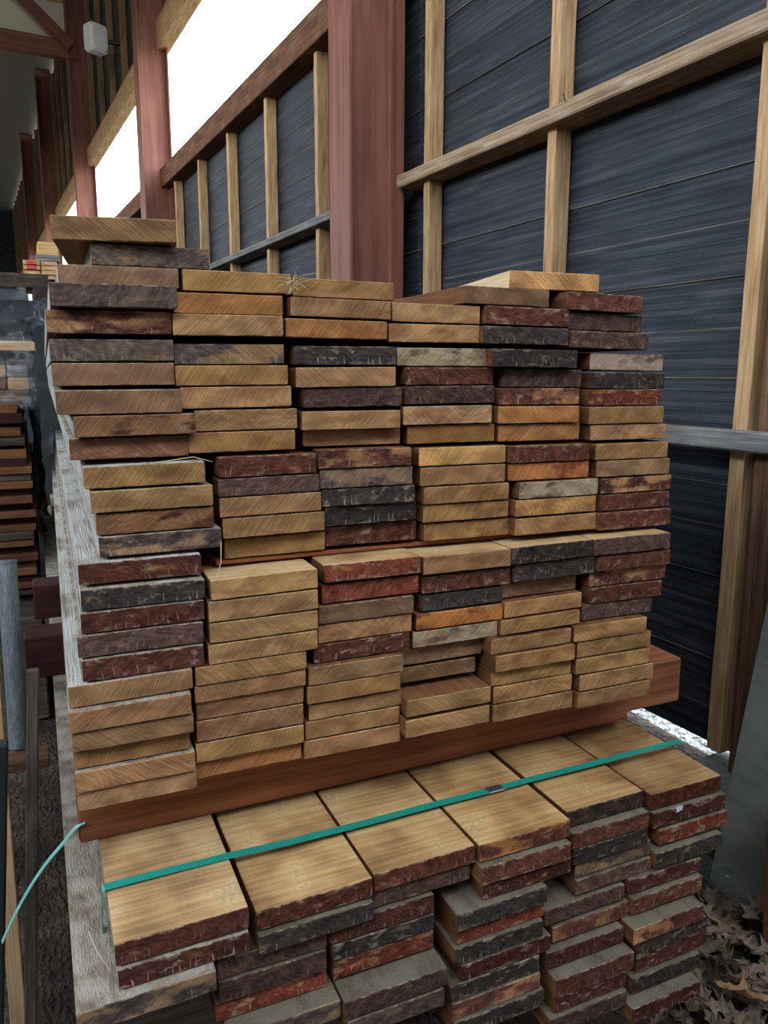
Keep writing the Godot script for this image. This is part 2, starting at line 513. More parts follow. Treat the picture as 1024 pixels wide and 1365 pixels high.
const COLUMN := ["leftmost", "second", "third", "fourth", "fifth", "rightmost"]
const ORDINAL := ["top", "second", "third", "fourth", "fifth", "sixth", "seventh", "eighth", "ninth", "tenth", "eleventh"]
const TIER := ["", "top", "second", "third", "fourth", "lowest"]

func board(column: int, tier: int, pos: int, count: int, kind: String, top: String, x: float, y: float, z: float, w: float, t: float, roll: float) -> void:
	var lower := tier == 6
	var length := 3.1 if not lower else 3.6
	if tier == 1 or tier == 2:
		length = 2.6
	if tier == 0:
		length = 1.5
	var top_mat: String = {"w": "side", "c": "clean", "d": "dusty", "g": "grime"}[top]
	if column == 1:
		top_mat = "ledge" if lower and pos > 1 else ("ledge" if pos > 1 or tier < 3 else "dusty") if not lower else top_mat
	var left_mat := ("ledge" if lower else "dusty") if column == 1 else "side"
	var o := MeshInstance3D.new()
	o.name = numbered("sawn_board")
	add_child(o)
	var g := rng.randf_range(0.9, 1.05)
	var tone := Color(g, g, g)
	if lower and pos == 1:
		tone = [Color(0.9, 0.89, 0.88), Color(0.98, 0.94, 0.86), Color(0.88, 0.83, 0.76), Color(0.92, 0.86, 0.76), Color(0.78, 0.7, 0.6), Color(0.62, 0.55, 0.48)][column - 1]      # top boards only: tone set per column, darkest at the right
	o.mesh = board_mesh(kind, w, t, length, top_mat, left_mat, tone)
	o.position = Vector3(x, y, z)
	o.rotation_degrees.z = roll
	if not lower:
		o.rotation_degrees.y = -0.75
	if tier == 0 and pos == 1:
		o.rotation_degrees.y = -6.5
	var look: String = KINDS[kind][4]
	var words: String = ["second", "third", "fourth"][column - 2] + " column from left" if column > 1 and column < 5 else COLUMN[column - 1] + " column" if column != 5 else "fifth column from left"
	var down: String = ORDINAL[pos - 1] + (" board" if pos == 1 else " board down")
	if tier == 0:
		tag(o, "%s board, %s loose one lying on the upper stack's leftmost column" % [look, "topmost" if pos == 1 else "lower"], "board", "loose boards on top")
	elif lower:
		tag(o, "%s %s, %s of lower strapped stack" % [look, down, words], "board", "boards of the lower stack")
	else:
		if pos == count:
			down = "bottom board"
		tag(o, "%s %s, %s, %s tier of upper stack" % [look, down, words, TIER[tier]], "board", "boards of the upper stack")

# ------------------------------------------------------------------ wall frame: u along the wall away from the camera, y up, n into the shed
func at_wall(u: float, y: float, n: float) -> Vector3:
	return WALL_AT + wall_u * u + wall_n * n + Vector3(0, y, 0)

func upright(u: float, n: float, y0: float) -> Transform3D:      # local z up, local x along the wall, local y out of the wall
	return Transform3D(Basis(-wall_u, wall_n, Vector3.UP), at_wall(u, y0, n))

func along(u: float, y: float, n: float) -> Transform3D:         # local z away along the wall, local x into the shed, local y up
	return Transform3D(Basis(-wall_n, Vector3.UP, wall_u) if Basis(-wall_n, Vector3.UP, wall_u).determinant() > 0 else Basis(wall_n, Vector3.UP, wall_u), at_wall(u, y, n))

func cladding(parent: Node3D, u0: float, u1: float, edges: Array, n: float, name_: String, slits := []) -> void:
	for i in edges.size() - 1:
		var lo: float = edges[i]
		var hi: float = edges[i + 1]
		var g := rng.randf_range(0.75, 1.25)
		var gap := 0.008 if i in slits else -0.003
		var h := hi - lo - gap
		var xf := along(u0, (lo + hi) / 2.0 + rng.randf_range(-0.001, 0.001), n + (0.002 if i % 2 == 0 else -0.002) + rng.randf_range(-0.001, 0.001))
		xf.basis = xf.basis.rotated(wall_u, deg_to_rad(rng.randf_range(0.0, 1.2)))
		var mesh := timber(0.02, h, 0.0, u1 - u0, Color(g, g, g * rng.randf_range(0.97, 1.06)), 0.003)
		var st := begin(Color.WHITE * rng.randf_range(0.5, 1.2))       # the raw sawn lower edge
		timber_into(st, 0.024, 0.005, 0.0, u1 - u0, 0.001, Vector3(0, -h / 2.0 + 0.001, 0), 0.0007)
		st.commit(mesh)
		obj(name_, mesh, [M.tar, M.edge], parent, xf)

func column(u: float, shift: float, label: String) -> void:
	var b := 0.125
	var d := 0.158
	var f := 0.013
	var w := 0.0075
	var r := 0.018
	# H outline: local x along the wall, local y across the shed
	var p := PackedVector2Array([Vector2(-b, -d), Vector2(b, -d), Vector2(b, -d + f), Vector2(w + r, -d + f), Vector2(w + r * 0.3, -d + f + r * 0.3), Vector2(w, -d + f + r), Vector2(w, d - f - r), Vector2(w + r * 0.3, d - f - r * 0.3), Vector2(w + r, d - f), Vector2(b, d - f), Vector2(b, d),
		Vector2(-b, d), Vector2(-b, d - f), Vector2(-w - r, d - f), Vector2(-w - r * 0.3, d - f - r * 0.3), Vector2(-w, d - f - r), Vector2(-w, -d + f + r), Vector2(-w - r * 0.3, -d + f + r * 0.3), Vector2(-w - r, -d + f), Vector2(-b, -d + f)])
	var t := thing("steel_column", label, "column", "steel columns along the wall", at_wall(u, FLOOR, 0.165 + shift))
	var xf := Transform3D(Basis(-wall_u, wall_n, Vector3.UP), Vector3.ZERO)
	obj("shaft", prism(p, 0.012, 8.0), [M.paint], t, xf)
	obj("base_plate", timber(0.34, 0.4, 0.0, 0.012, Color.WHITE, 0.001), [M.paint], t, xf)

func stud(parent: Node3D, u: float, y0: float, y1: float, w := 0.055, d := 0.08, tone := 1.0) -> void:
	obj("stud", timber(w, d, 0.0, y1 - y0, Color.WHITE * (tone * rng.randf_range(0.85, 1.05)), 0.003, 0.0015), [M.pine], parent, upright(u, -d / 2.0, y0))

func _ready() -> void:
	wall_u = Vector3(-sin(deg_to_rad(WALL_TURN)), 0, -cos(deg_to_rad(WALL_TURN)))
	wall_n = Vector3(-cos(deg_to_rad(WALL_TURN)), 0, sin(deg_to_rad(WALL_TURN)))
	# --- camera
	var cam := Camera3D.new()
	cam.name = "camera"
	cam.fov = 67.13
	cam.near = 0.02
	cam.far = 200.0
	cam.position = Vector3(-0.5495, -0.0862, 1.0272)
	var yaw := 0.4221
	var pitch := 0.17824
	var roll := 0.0027
	var fw0 := Vector3(sin(yaw), 0, -cos(yaw))
	var rt := Vector3(cos(yaw), 0, sin(yaw))
	var fw := fw0 * cos(pitch) - Vector3.UP * sin(pitch)
	var up := fw0 * sin(pitch) + Vector3.UP * cos(pitch)
	cam.basis = Basis(rt * cos(roll) + up * sin(roll), up * cos(roll) - rt * sin(roll), -fw)
	add_child(cam)
	cam.current = true
	# --- sky and exposure
	var env := Environment.new()
	var sky := Sky.new()
	var sm := ProceduralSkyMaterial.new()
	sm.sky_top_color = Color(0.86, 0.92, 1.0)
	sm.sky_horizon_color = Color(0.97, 0.99, 1.0)
	sm.ground_horizon_color = Color(0.7, 0.72, 0.72)
	sm.ground_bottom_color = Color(0.4, 0.4, 0.38)
	sm.sky_energy_multiplier = 1.0
	sky.sky_material = sm
	env.sky = sky
	env.background_mode = Environment.BG_SKY
	env.ambient_light_source = Environment.AMBIENT_SOURCE_SKY
	env.tonemap_mode = Environment.TONE_MAPPER_LINEAR
	env.tonemap_exposure = 9.0
	env.sdfgi_enabled = true
	env.ssao_enabled = true
	env.ssil_enabled = true
	var we := WorldEnvironment.new()
	we.name = "world_environment"
	we.environment = env
	add_child(we)
	rng.seed = 20240611
	materials()
	shell()
	boards()
	surroundings()
	details()

# ------------------------------------------------------------------ the shed
func shell() -> void:
	var fl := obj("floor", timber(12.0, 0.2, -4.6, 40.0, Color.WHITE, 0.001), [M.earth], self, Transform3D(Basis(), Vector3(-4.3, FLOOR - 0.1, 0)).rotated_local(Vector3.UP, PI))
	fl.position = Vector3(-4.45, FLOOR - 0.1, 0)
	structure(fl, "dark earth floor of the timber shed", "floor")
	# the right wall, bay by bay: cladding, studs, rails, plate, then the open strip and the header and cladding above it
	var wall := Node3D.new()
	wall.name = "wall_right"
	add_child(wall)
	structure(wall, "dark tarred board wall with pale studs along the right side", "wall")
	var low := [-1.36, -1.24, -1.06, -0.875, -0.767, -0.595, -0.45, -0.27, -0.10, 0.06, 0.225, 0.392, 0.566, 0.74, 0.915, 1.095, 1.27, 1.445, 1.62, 1.79, 1.96]
	var high := []
	for i in 16:
		high.append(3.62 + i * 0.19)
	for bay in 7:
		var u0 := -5.3 + 5.5 * bay
		var u1 := u0 + 5.5
		if bay == 0:
			u0 = -5.6
		cladding(wall, u0, u1, low, -0.1, "cladding_board", [3] if bay == 0 else [19] if bay == 1 else [])
		cladding(wall, u0, u1, high, -0.1, "cladding_board")
		var s := u1 - 0.22
		if bay == 0:
			s = -0.02
		for k in 6:
			var us := s - 0.9625 * k
			if us < u0 + 0.1:
				continue
			stud(wall, us - (0.0 if bay == 0 else 0.25), -1.34, 1.93 if bay > 0 else 1.96)
			if bay > 1:
				stud(wall, us - 0.25, 3.62, 6.4, 0.06, 0.08, 0.5)
		# plate under the opening, header over it, rails half way up
		obj("plate", timber(0.16, 0.2, 0.0, u1 - u0, Color(0.9, 0.88, 0.9), 0.005), [M.rough], wall, along(u0, 2.03, -0.02))
		obj("header", timber(0.14, 0.28, 0.0, u1 - u0, Color.WHITE, 0.005), [M.pine], wall, along(u0, 3.48, -0.03))
	obj("rail", timber(0.145, 0.062, 0.0, 5.5, Color.WHITE, 0.006, 0.002), [M.beam], wall, along(-5.3, 0.9, -0.022))
	for bay in range(1, 7):
		obj("rail", timber(0.145, 0.05, 0.0, 5.24, Color.WHITE * 0.92, 0.005), [M.grey], wall, along(-5.3 + 5.5 * bay + 0.26, 0.885, -0.022))
	obj("girt", timber(0.05, 0.062, 0.0, 4.2, Color.WHITE, 0.006, 0.0015), [M.grey], wall, along(-4.95, -0.286, 0.055))
	obj("corner_post", timber(0.2, 0.2, 0.0, 8.0, Color.WHITE, 0.008, 0.003), [M.rough], wall, upright(-2.11, -0.09, FLOOR))
	var pl := obj("trim_1", timber(0.6, 0.1, 0.0, 3.7, Color.WHITE, 0.01), [M.concrete], self, along(-5.6, FLOOR - 0.01, -0.02))
	structure(pl, "grey concrete plinth under the wall's near end", "plinth")
	# columns
	column(0.325, 0.0, "red brown steel column nearest the camera, beside the long wooden rail")
	column(5.625, -0.06, "red brown steel column second from camera, in front of the bright opening")
	column(11.1, -0.07, "red brown steel column third from camera, under the tie beam")
	column(16.6, -0.05, "red brown steel column fourth from camera, left of the knee brace")
	column(22.0, -0.05, "red brown steel column fifth from camera, near the far left edge")
	# roof, far gable, left side
	var roof := obj("ceiling", timber(7.2, 0.12, -6.0, 34.0, Color.WHITE, 0.002), [M.roof], self)
	roof.transform = along(0, 6.62, 3.2)
	structure(roof, "pale grey underside of the shed roof", "roof")
	var left := Node3D.new()
	left.name = "wall_left"
	add_child(left)
	structure(left, "far side wall of the shed, open along its lower half", "wall")
	obj("upper_cladding", timber(0.05, 3.0, -6.0, 34.0, Color.WHITE, 0.002), [M.tar], left, along(0, 5.1, 6.7))
	obj("lower_cladding", timber(0.05, 3.3, -6.0, 34.0, Color.WHITE, 0.002), [M.tar], left, along(0, FLOOR + 1.65, 6.7))
	var front := Node3D.new()  # out-of-view wall, added to block daylight coming in low from the front
	front.name = "wall_light_block"
	add_child(front)
	structure(front, "unseen wall added behind the viewer to cut the front light, open above", "wall")
	obj("blocking_cladding", timber(6.7, 4.6, 0.0, 0.05, Color.WHITE, 0.002), [M.tar], front, along(-6.0, FLOOR + 2.3, 3.3))
	var far := Node3D.new()
	far.name = "wall_far"
	add_child(far)
	structure(far, "dark far gable wall of the shed", "wall")
	obj("gable_cladding", timber(7.2, 8.2, 0.0, 0.06, Color.WHITE, 0.002), [M.tar], far, along(33.2, FLOOR + 4.0, 3.2))
	# frame at the third column: tie beam, knee brace, cream panel above
	var tb := obj("tie_beam", timber(6.4, 0.27, -0.09, 0.09, Color.WHITE, 0.006), [M.paint], self, along(11.15, 5.13, 3.3))
	tag(tb, "red brown tie beam across the shed at the third column", "beam")
	var infill := obj("infill_panel", timber(6.2, 0.62, -0.02, 0.02, Color.WHITE, 0.003), [M.cream], self, along(11.3, 5.57, 3.2))
	tag(infill, "cream flat panel above the tie beam, top left", "panel")
	var a := at_wall(11.0, 5.15, 0.2)
	var b := at_wall(11.0, 6.5, 1.75)
	var z := (b - a).normalized()
	var x := wall_u
	var kb := obj("knee_brace", timber(0.1, 0.17, 0.0, a.distance_to(b), Color.WHITE, 0.005), [M.paint], self, Transform3D(Basis(x, z.cross(x), z), a))
	tag(kb, "diagonal red brown brace rising left from the third column", "brace")
	var pu := obj("purlin", timber(6.2, 0.1, -0.06, 0.06, Color.WHITE, 0.004), [M.pine], self, along(11.42, 5.95, 3.3))
	tag(pu, "pale timber strip along the top of the cream panel", "beam")
	# gravel outside the wall
	var yard := obj("trim_2", timber(5.0, 0.1, -8.0, 36.0, Color.WHITE, 0.001), [M.concrete], self, along(0, FLOOR - 0.14, -2.75))
	structure(yard, "pale ground outside the right wall", "ground")
	yard = obj("trim_3", timber(10.0, 0.1, -14.0, 36.0, Color.WHITE, 0.001), [M.concrete], self, along(0, FLOOR - 0.12, 12.4))
	structure(yard, "pale yard outside the open left side", "ground")
	yard = obj("trim_4", timber(14.0, 0.1, -16.0, -4.9, Color.WHITE, 0.001), [M.concrete], self, along(0, FLOOR - 0.13, 2.0))
	structure(yard, "pale yard outside the open front", "ground")
	var st := begin()
	for i in 5200:
		var u := rng.randf_range(-2.2, 0.3)
		var n := -0.02 - rng.randf() * 0.9
		var g := rng.randf_range(0.35, 0.85)
		st.set_color(Color(g, g, g * 0.97))
		pebble(st, at_wall(u, FLOOR - 0.085, n), rng.randf_range(0.007, 0.016))
	var gr := obj("gravel", st.commit(), [M.gravel], self)
	gr.set_meta("kind", "stuff")
	tag(gr, "bright grey gravel outside, seen under the bottom wall board", "gravel")

func pebble(st: SurfaceTool, c: Vector3, r: float) -> void:
	var q := Basis(Vector3(rng.randf_range(-1, 1), rng.randf_range(-1, 1), rng.randf_range(-1, 1)).normalized(), rng.randf() * TAU).scaled_local(Vector3(r, r * rng.randf_range(0.5, 0.8), r * rng.randf_range(0.7, 1.1)))
	var v := [Vector3.UP, Vector3.DOWN, Vector3.LEFT, Vector3.RIGHT, Vector3.BACK, Vector3.FORWARD]
	for i in 6:
		v[i] = q * v[i]
	for a in [0, 1]:
		for b in [2, 3]:
			for d in [4, 5]:
				tri(st, c + v[a], c + v[b], c + v[d], (v[a] + v[b] + v[d]).normalized())

# ------------------------------------------------------------------ the two stacks
func boards() -> void:
	atlas = PackedByteArray()
	atlas.resize(ATLAS * ATLAS * 3)
	relief = PackedByteArray()
	relief.resize(ATLAS * ATLAS)
	M.end = StandardMaterial3D.new()
	M.end.roughness = 0.85
	M.end.metallic_specular = 0.06
	M.end.vertex_color_use_as_albedo = true
	board(1, 0, 1, 2, "D", "w", -0.445, 0.0870, -0.017, 0.1459, 0.0281, 1.00)
	board(1, 0, 2, 2, "K", "w", -0.401, 0.0583, -0.025, 0.1443, 0.0254, 0.70)
	board(1, 1, 1, 3, "D", "w", -0.441, 0.0316, -0.022, 0.1441, 0.0245, 0.70)
	board(1, 1, 2, 3, "K", "w", -0.452, 0.0043, 0.018, 0.1464, 0.0273, 0.70)
	board(1, 1, 3, 3, "X", "w", -0.458, -0.0262, 0.006, 0.1456, 0.0273, 0.70)
	board(1, 2, 1, 5, "K", "w", -0.456, -0.0595, 0.001, 0.1455, 0.0265, 0.70)
	board(1, 2, 2, 5, "D", "w", -0.456, -0.0886, 0.003, 0.1446, 0.0273, 0.52)
	board(1, 2, 3, 5, "D", "w", -0.453, -0.1219, 0.022, 0.1472, 0.0288, 0.28)
	board(1, 2, 4, 5, "Y", "w", -0.436, -0.1510, 0.022, 0.1458, 0.0253, 0.45)
	board(1, 2, 5, 5, "Y", "w", -0.443, -0.1797, 0.010, 0.1436, 0.0261, 0.12)
	board(1, 3, 1, 4, "T", "w", -0.428, -0.2133, 0.027, 0.1470, 0.0271, 0.47)
	board(1, 3, 2, 4, "T", "w", -0.421, -0.2434, 0.031, 0.1494, 0.0267, 0.27)
	board(1, 3, 3, 4, "Y", "w", -0.418, -0.2726, 0.027, 0.1453, 0.0263, 0.28)
	board(1, 3, 4, 4, "Q", "w", -0.413, -0.3006, 0.030, 0.1524, 0.0254, 0.27)
	board(1, 4, 1, 5, "M", "d", -0.441, -0.3313, 0.039, 0.1490, 0.0261, -0.07)
	board(1, 4, 2, 5, "B", "w", -0.440, -0.3617, 0.050, 0.1502, 0.0259, -0.20)
	board(1, 4, 3, 5, "M", "w", -0.442, -0.3898, 0.052, 0.1498, 0.0260, -0.05)
	board(1, 4, 4, 5, "N", "w", -0.446, -0.4188, 0.053, 0.1532, 0.0277, -0.10)
	board(1, 4, 5, 5, "M", "w", -0.445, -0.4490, 0.057, 0.1485, 0.0276, 0.00)
	board(1, 5, 1, 6, "T", "w", -0.462, -0.4787, 0.059, 0.1496, 0.0273, 0.46)
	board(1, 5, 2, 6, "T", "w", -0.465, -0.5082, 0.068, 0.1470, 0.0275, 0.27)
	board(1, 5, 3, 6, "T", "w", -0.463, -0.5369, 0.064, 0.1478, 0.0259, -0.08)
	board(1, 5, 4, 6, "T", "w", -0.465, -0.5646, 0.053, 0.1433, 0.0256, -0.03)
	board(1, 5, 5, 6, "T", "w", -0.462, -0.5933, 0.059, 0.1475, 0.0278, -0.02)
	board(1, 5, 6, 6, "T", "w", -0.461, -0.6221, 0.054, 0.1482, 0.0259, -0.08)
	board(2, 1, 1, 3, "T", "w", -0.293, 0.0313, -0.014, 0.1439, 0.0264, 0.32)
	board(2, 1, 2, 3, "O", "w", -0.306, 0.0022, -0.012, 0.1443, 0.0262, 0.37)
	board(2, 1, 3, 3, "T", "w", -0.312, -0.0260, 0.008, 0.1437, 0.0267, 0.58)
	board(2, 2, 1, 5, "Q", "w", -0.310, -0.0624, -0.001, 0.1461, 0.0258, 0.67)
	board(2, 2, 2, 5, "T", "w", -0.309, -0.0898, 0.009, 0.1480, 0.0256, 0.48)
	board(2, 2, 3, 5, "T", "w", -0.305, -0.1181, 0.012, 0.1466, 0.0272, 0.45)
	board(2, 2, 4, 5, "T", "w", -0.293, -0.1479, 0.011, 0.1383, 0.0269, 0.25)
	board(2, 2, 5, 5, "T", "w", -0.299, -0.1766, 0.011, 0.1437, 0.0266, 0.12)
	board(2, 3, 1, 5, "M", "w", -0.267, -0.2093, 0.019, 0.1347, 0.0271, 0.20)
	board(2, 3, 2, 5, "N", "w", -0.266, -0.2367, 0.019, 0.1407, 0.0235, 0.26)
	board(2, 3, 3, 5, "T", "w", -0.264, -0.2633, 0.018, 0.1423, 0.0261, 0.35)
	board(2, 3, 4, 5, "T", "w", -0.260, -0.2919, 0.018, 0.1439, 0.0271, 0.27)
	board(2, 3, 5, 5, "T", "w", -0.256, -0.3229, 0.006, 0.1439, 0.0267, 0.14)
	board(2, 4, 1, 4, "P", "c", -0.287, -0.3621, 0.062, 0.1445, 0.0266, 0.53)
	board(2, 4, 2, 4, "T", "w", -0.289, -0.3912, 0.062, 0.1483, 0.0274, 0.49)
	board(2, 4, 3, 4, "P", "w", -0.289, -0.4202, 0.062, 0.1475, 0.0267, 0.22)
	board(2, 4, 4, 4, "T", "w", -0.291, -0.4487, 0.063, 0.1490, 0.0269, 0.40)
	board(2, 5, 1, 6, "T", "w", -0.308, -0.4762, 0.062, 0.1507, 0.0252, 0.21)
	board(2, 5, 2, 6, "T", "w", -0.309, -0.5020, 0.059, 0.1518, 0.0234, 0.45)
	board(2, 5, 3, 6, "T", "w", -0.309, -0.5278, 0.054, 0.1477, 0.0250, -0.16)
	board(2, 5, 4, 6, "T", "w", -0.310, -0.5564, 0.055, 0.1478, 0.0291, -0.13)
	board(2, 5, 5, 6, "T", "w", -0.311, -0.5863, 0.056, 0.1499, 0.0270, 0.18)
	board(2, 5, 6, 6, "O", "w", -0.312, -0.6146, 0.047, 0.1485, 0.0257, 0.09)
	board(3, 1, 1, 3, "T", "w", -0.144, 0.0281, -0.010, 0.1496, 0.0244, -0.15)
	board(3, 1, 2, 3, "T", "w", -0.152, 0.0015, -0.001, 0.1477, 0.0249, -0.33)
	board(3, 1, 3, 3, "O", "w", -0.160, -0.0269, 0.003, 0.1488, 0.0250, -0.29)
	board(3, 2, 1, 5, "B", "w", -0.148, -0.0625, 0.006, 0.1507, 0.0251, 0.31)
	board(3, 2, 2, 5, "T", "w", -0.150, -0.0919, 0.012, 0.1482, 0.0268, 0.70)
	board(3, 2, 3, 5, "N", "w", -0.139, -0.1201, 0.009, 0.1487, 0.0259, 0.51)
	board(3, 2, 4, 5, "T", "w", -0.145, -0.1512, 0.019, 0.1472, 0.0253, -0.04)
	board(3, 2, 5, 5, "T", "w", -0.138, -0.1768, 0.002, 0.1481, 0.0225, -0.19)
	board(3, 3, 1, 5, "X", "w", -0.127, -0.2046, 0.026, 0.1405, 0.0260, -0.22)
	board(3, 3, 2, 5, "Q", "w", -0.124, -0.2326, 0.023, 0.1412, 0.0262, -0.21)
	board(3, 3, 3, 5, "B", "w", -0.120, -0.2598, 0.021, 0.1437, 0.0243, -0.39)
	board(3, 3, 4, 5, "B", "w", -0.115, -0.2872, 0.016, 0.1437, 0.0268, -0.19)
	board(3, 3, 5, 5, "M", "w", -0.111, -0.3184, 0.007, 0.1450, 0.0279, -0.38)
	board(3, 4, 1, 5, "R", "c", -0.129, -0.3590, 0.058, 0.1467, 0.0250, -0.05)
	board(3, 4, 2, 5, "R", "w", -0.130, -0.3896, 0.051, 0.1490, 0.0261, -0.09)
	board(3, 4, 3, 5, "D", "w", -0.137, -0.4185, 0.053, 0.1463, 0.0263, -0.09)
	board(3, 4, 4, 5, "T", "w", -0.138, -0.4469, 0.050, 0.1447, 0.0264, -0.01)
	board(3, 4, 5, 5, "M", "w", -0.143, -0.4752, 0.050, 0.1489, 0.0262, 0.18)
	board(3, 5, 1, 5, "T", "w", -0.156, -0.5033, 0.060, 0.1449, 0.0260, -0.08)
	board(3, 5, 2, 5, "T", "w", -0.159, -0.5311, 0.059, 0.1426, 0.0260, -0.17)
	board(3, 5, 3, 5, "T", "w", -0.155, -0.5599, 0.053, 0.1433, 0.0229, -0.16)
	board(3, 5, 4, 5, "T", "w", -0.159, -0.5863, 0.053, 0.1467, 0.0264, -0.31)
	board(3, 5, 5, 5, "T", "w", -0.160, -0.6151, 0.054, 0.1488, 0.0271, -0.58)
	board(4, 1, 1, 2, "T", "w", 0.000, 0.0000, -0.007, 0.1450, 0.0264, -0.11)
	board(4, 1, 2, 2, "T", "w", -0.008, -0.0293, 0.003, 0.1484, 0.0257, 0.34)
	board(4, 2, 1, 5, "G", "w", 0.005, -0.0630, 0.003, 0.1487, 0.0260, 0.24)
	board(4, 2, 2, 5, "M", "w", 0.017, -0.0905, 0.006, 0.1474, 0.0251, 0.13)
	board(4, 2, 3, 5, "N", "w", 0.016, -0.1178, 0.011, 0.1490, 0.0257, 0.31)
	board(4, 2, 4, 5, "T", "w", 0.009, -0.1471, 0.017, 0.1476, 0.0264, 0.12)
	board(4, 2, 5, 5, "O", "w", 0.018, -0.1756, 0.012, 0.1477, 0.0265, 0.08)
	board(4, 3, 1, 5, "P", "w", 0.031, -0.2077, 0.025, 0.1474, 0.0267, -0.12)
	board(4, 3, 2, 5, "T", "w", 0.033, -0.2370, 0.024, 0.1453, 0.0273, -0.10)
	board(4, 3, 3, 5, "T", "w", 0.039, -0.2656, 0.026, 0.1466, 0.0257, -0.06)
	board(4, 3, 4, 5, "T", "w", 0.041, -0.2935, 0.022, 0.1479, 0.0259, -0.10)
	board(4, 3, 5, 5, "T", "w", 0.046, -0.3235, 0.016, 0.1491, 0.0266, -0.28)
	board(4, 4, 1, 5, "T", "c", 0.023, -0.3623, 0.060, 0.1480, 0.0268, -0.18)
	board(4, 4, 2, 5, "M", "w", 0.026, -0.3935, 0.053, 0.1510, 0.0252, -0.14)
	board(4, 4, 3, 5, "B", "w", 0.021, -0.4225, 0.049, 0.1414, 0.0248, -0.11)
	board(4, 4, 4, 5, "S", "w", 0.017, -0.4499, 0.051, 0.1488, 0.0248, -0.20)
	board(4, 4, 5, 5, "G", "w", 0.011, -0.4772, 0.049, 0.1461, 0.0244, -0.11)
	board(4, 5, 1, 4, "D", "w", -0.009, -0.5064, 0.036, 0.1452, 0.0261, -0.11)
	board(4, 5, 2, 4, "D", "w", -0.016, -0.5365, 0.034, 0.1408, 0.0240, -0.37)
	board(4, 5, 3, 4, "T", "w", -0.012, -0.5718, 0.074, 0.1427, 0.0257, -0.14)
	board(4, 5, 4, 4, "T", "w", -0.014, -0.6030, 0.075, 0.1421, 0.0274, 0.08)
	board(5, 1, 1, 3, "D", "w", 0.119, 0.0286, -0.002, 0.1497, 0.0257, -0.41)
	board(5, 1, 2, 3, "M", "w", 0.153, -0.0002, 0.005, 0.1496, 0.0264, -0.40)
	board(5, 1, 3, 3, "B", "w", 0.144, -0.0298, 0.015, 0.1541, 0.0253, -0.26)
	board(5, 2, 1, 5, "B", "w", 0.157, -0.0636, 0.022, 0.1551, 0.0266, -0.36)
	board(5, 2, 2, 5, "N", "w", 0.181, -0.0937, 0.009, 0.1465, 0.0270, -0.33)
	board(5, 2, 3, 5, "X", "w", 0.174, -0.1217, 0.013, 0.1494, 0.0255, -0.22)
	board(5, 2, 4, 5, "O", "w", 0.168, -0.1495, 0.022, 0.1503, 0.0260, -0.43)
	board(5, 2, 5, 5, "O", "w", 0.173, -0.1774, 0.017, 0.1516, 0.0259, -0.31)
	board(5, 3, 1, 5, "M", "w", 0.184, -0.2095, 0.033, 0.1495, 0.0256, -0.19)
	board(5, 3, 2, 5, "S", "w", 0.186, -0.2376, 0.029, 0.1517, 0.0263, -0.28)
	board(5, 3, 3, 5, "G", "w", 0.201, -0.2662, 0.037, 0.1500, 0.0257, -0.15)
	board(5, 3, 4, 5, "P", "w", 0.197, -0.2939, 0.036, 0.1535, 0.0256, -0.29)
	board(5, 3, 5, 5, "T", "w", 0.199, -0.3235, 0.035, 0.1554, 0.0268, -0.20)
	board(5, 4, 1, 5, "B", "c", 0.173, -0.3608, 0.064, 0.1497, 0.0266, 0.29)
	board(5, 4, 2, 5, "B", "w", 0.183, -0.3909, 0.059, 0.1517, 0.0260, 0.39)
	board(5, 4, 3, 5, "D", "w", 0.164, -0.4197, 0.043, 0.1429, 0.0255, -0.12)  # a tan board set back; its shade is put into the end colour
	board(5, 4, 4, 5, "T", "w", 0.165, -0.4476, 0.057, 0.1458, 0.0251, 0.38)
	board(5, 4, 5, 5, "T", "w", 0.159, -0.4746, 0.060, 0.1487, 0.0236, 0.20)
	board(5, 5, 1, 5, "T", "w", 0.139, -0.5020, 0.065, 0.1497, 0.0238, -0.03)
	board(5, 5, 2, 5, "T", "w", 0.145, -0.5288, 0.070, 0.1484, 0.0261, -0.26)
	board(5, 5, 3, 5, "T", "w", 0.145, -0.5562, 0.060, 0.1511, 0.0252, -0.28)
	board(5, 5, 4, 5, "T", "w", 0.149, -0.5843, 0.060, 0.1499, 0.0274, -0.08)
	board(5, 5, 5, 5, "T", "w", 0.149, -0.6140, 0.062, 0.1523, 0.0281, -0.04)
	board(6, 1, 1, 3, "M", "w", 0.297, 0.0257, 0.008, 0.1516, 0.0268, -0.53)
	board(6, 1, 2, 3, "N", "w", 0.306, -0.0048, -0.000, 0.1487, 0.0263, -0.33)
	board(6, 1, 3, 3, "N", "w", 0.303, -0.0339, 0.019, 0.1544, 0.0259, -0.67)
	board(6, 2, 1, 5, "G", "w", 0.345, -0.0677, 0.012, 0.1506, 0.0270, -0.61)
	board(6, 2, 2, 5, "B", "w", 0.346, -0.0977, 0.017, 0.1512, 0.0252, -0.32)
	board(6, 2, 3, 5, "R", "w", 0.341, -0.1248, 0.018, 0.1508, 0.0256, -0.16)
	board(6, 2, 4, 5, "T", "w", 0.337, -0.1531, 0.028, 0.1522, 0.0274, -0.21)
	board(6, 2, 5, 5, "T", "w", 0.344, -0.1811, 0.026, 0.1555, 0.0245, -0.33)
	board(6, 3, 1, 5, "T", "w", 0.347, -0.2117, 0.034, 0.1497, 0.0262, -0.25)
	board(6, 3, 2, 5, "T", "w", 0.353, -0.2399, 0.033, 0.1535, 0.0262, -0.27)
	board(6, 3, 3, 5, "X", "w", 0.363, -0.2687, 0.031, 0.1489, 0.0258, -0.13)
	board(6, 3, 4, 5, "M", "w", 0.361, -0.2969, 0.032, 0.1487, 0.0262, -0.22)
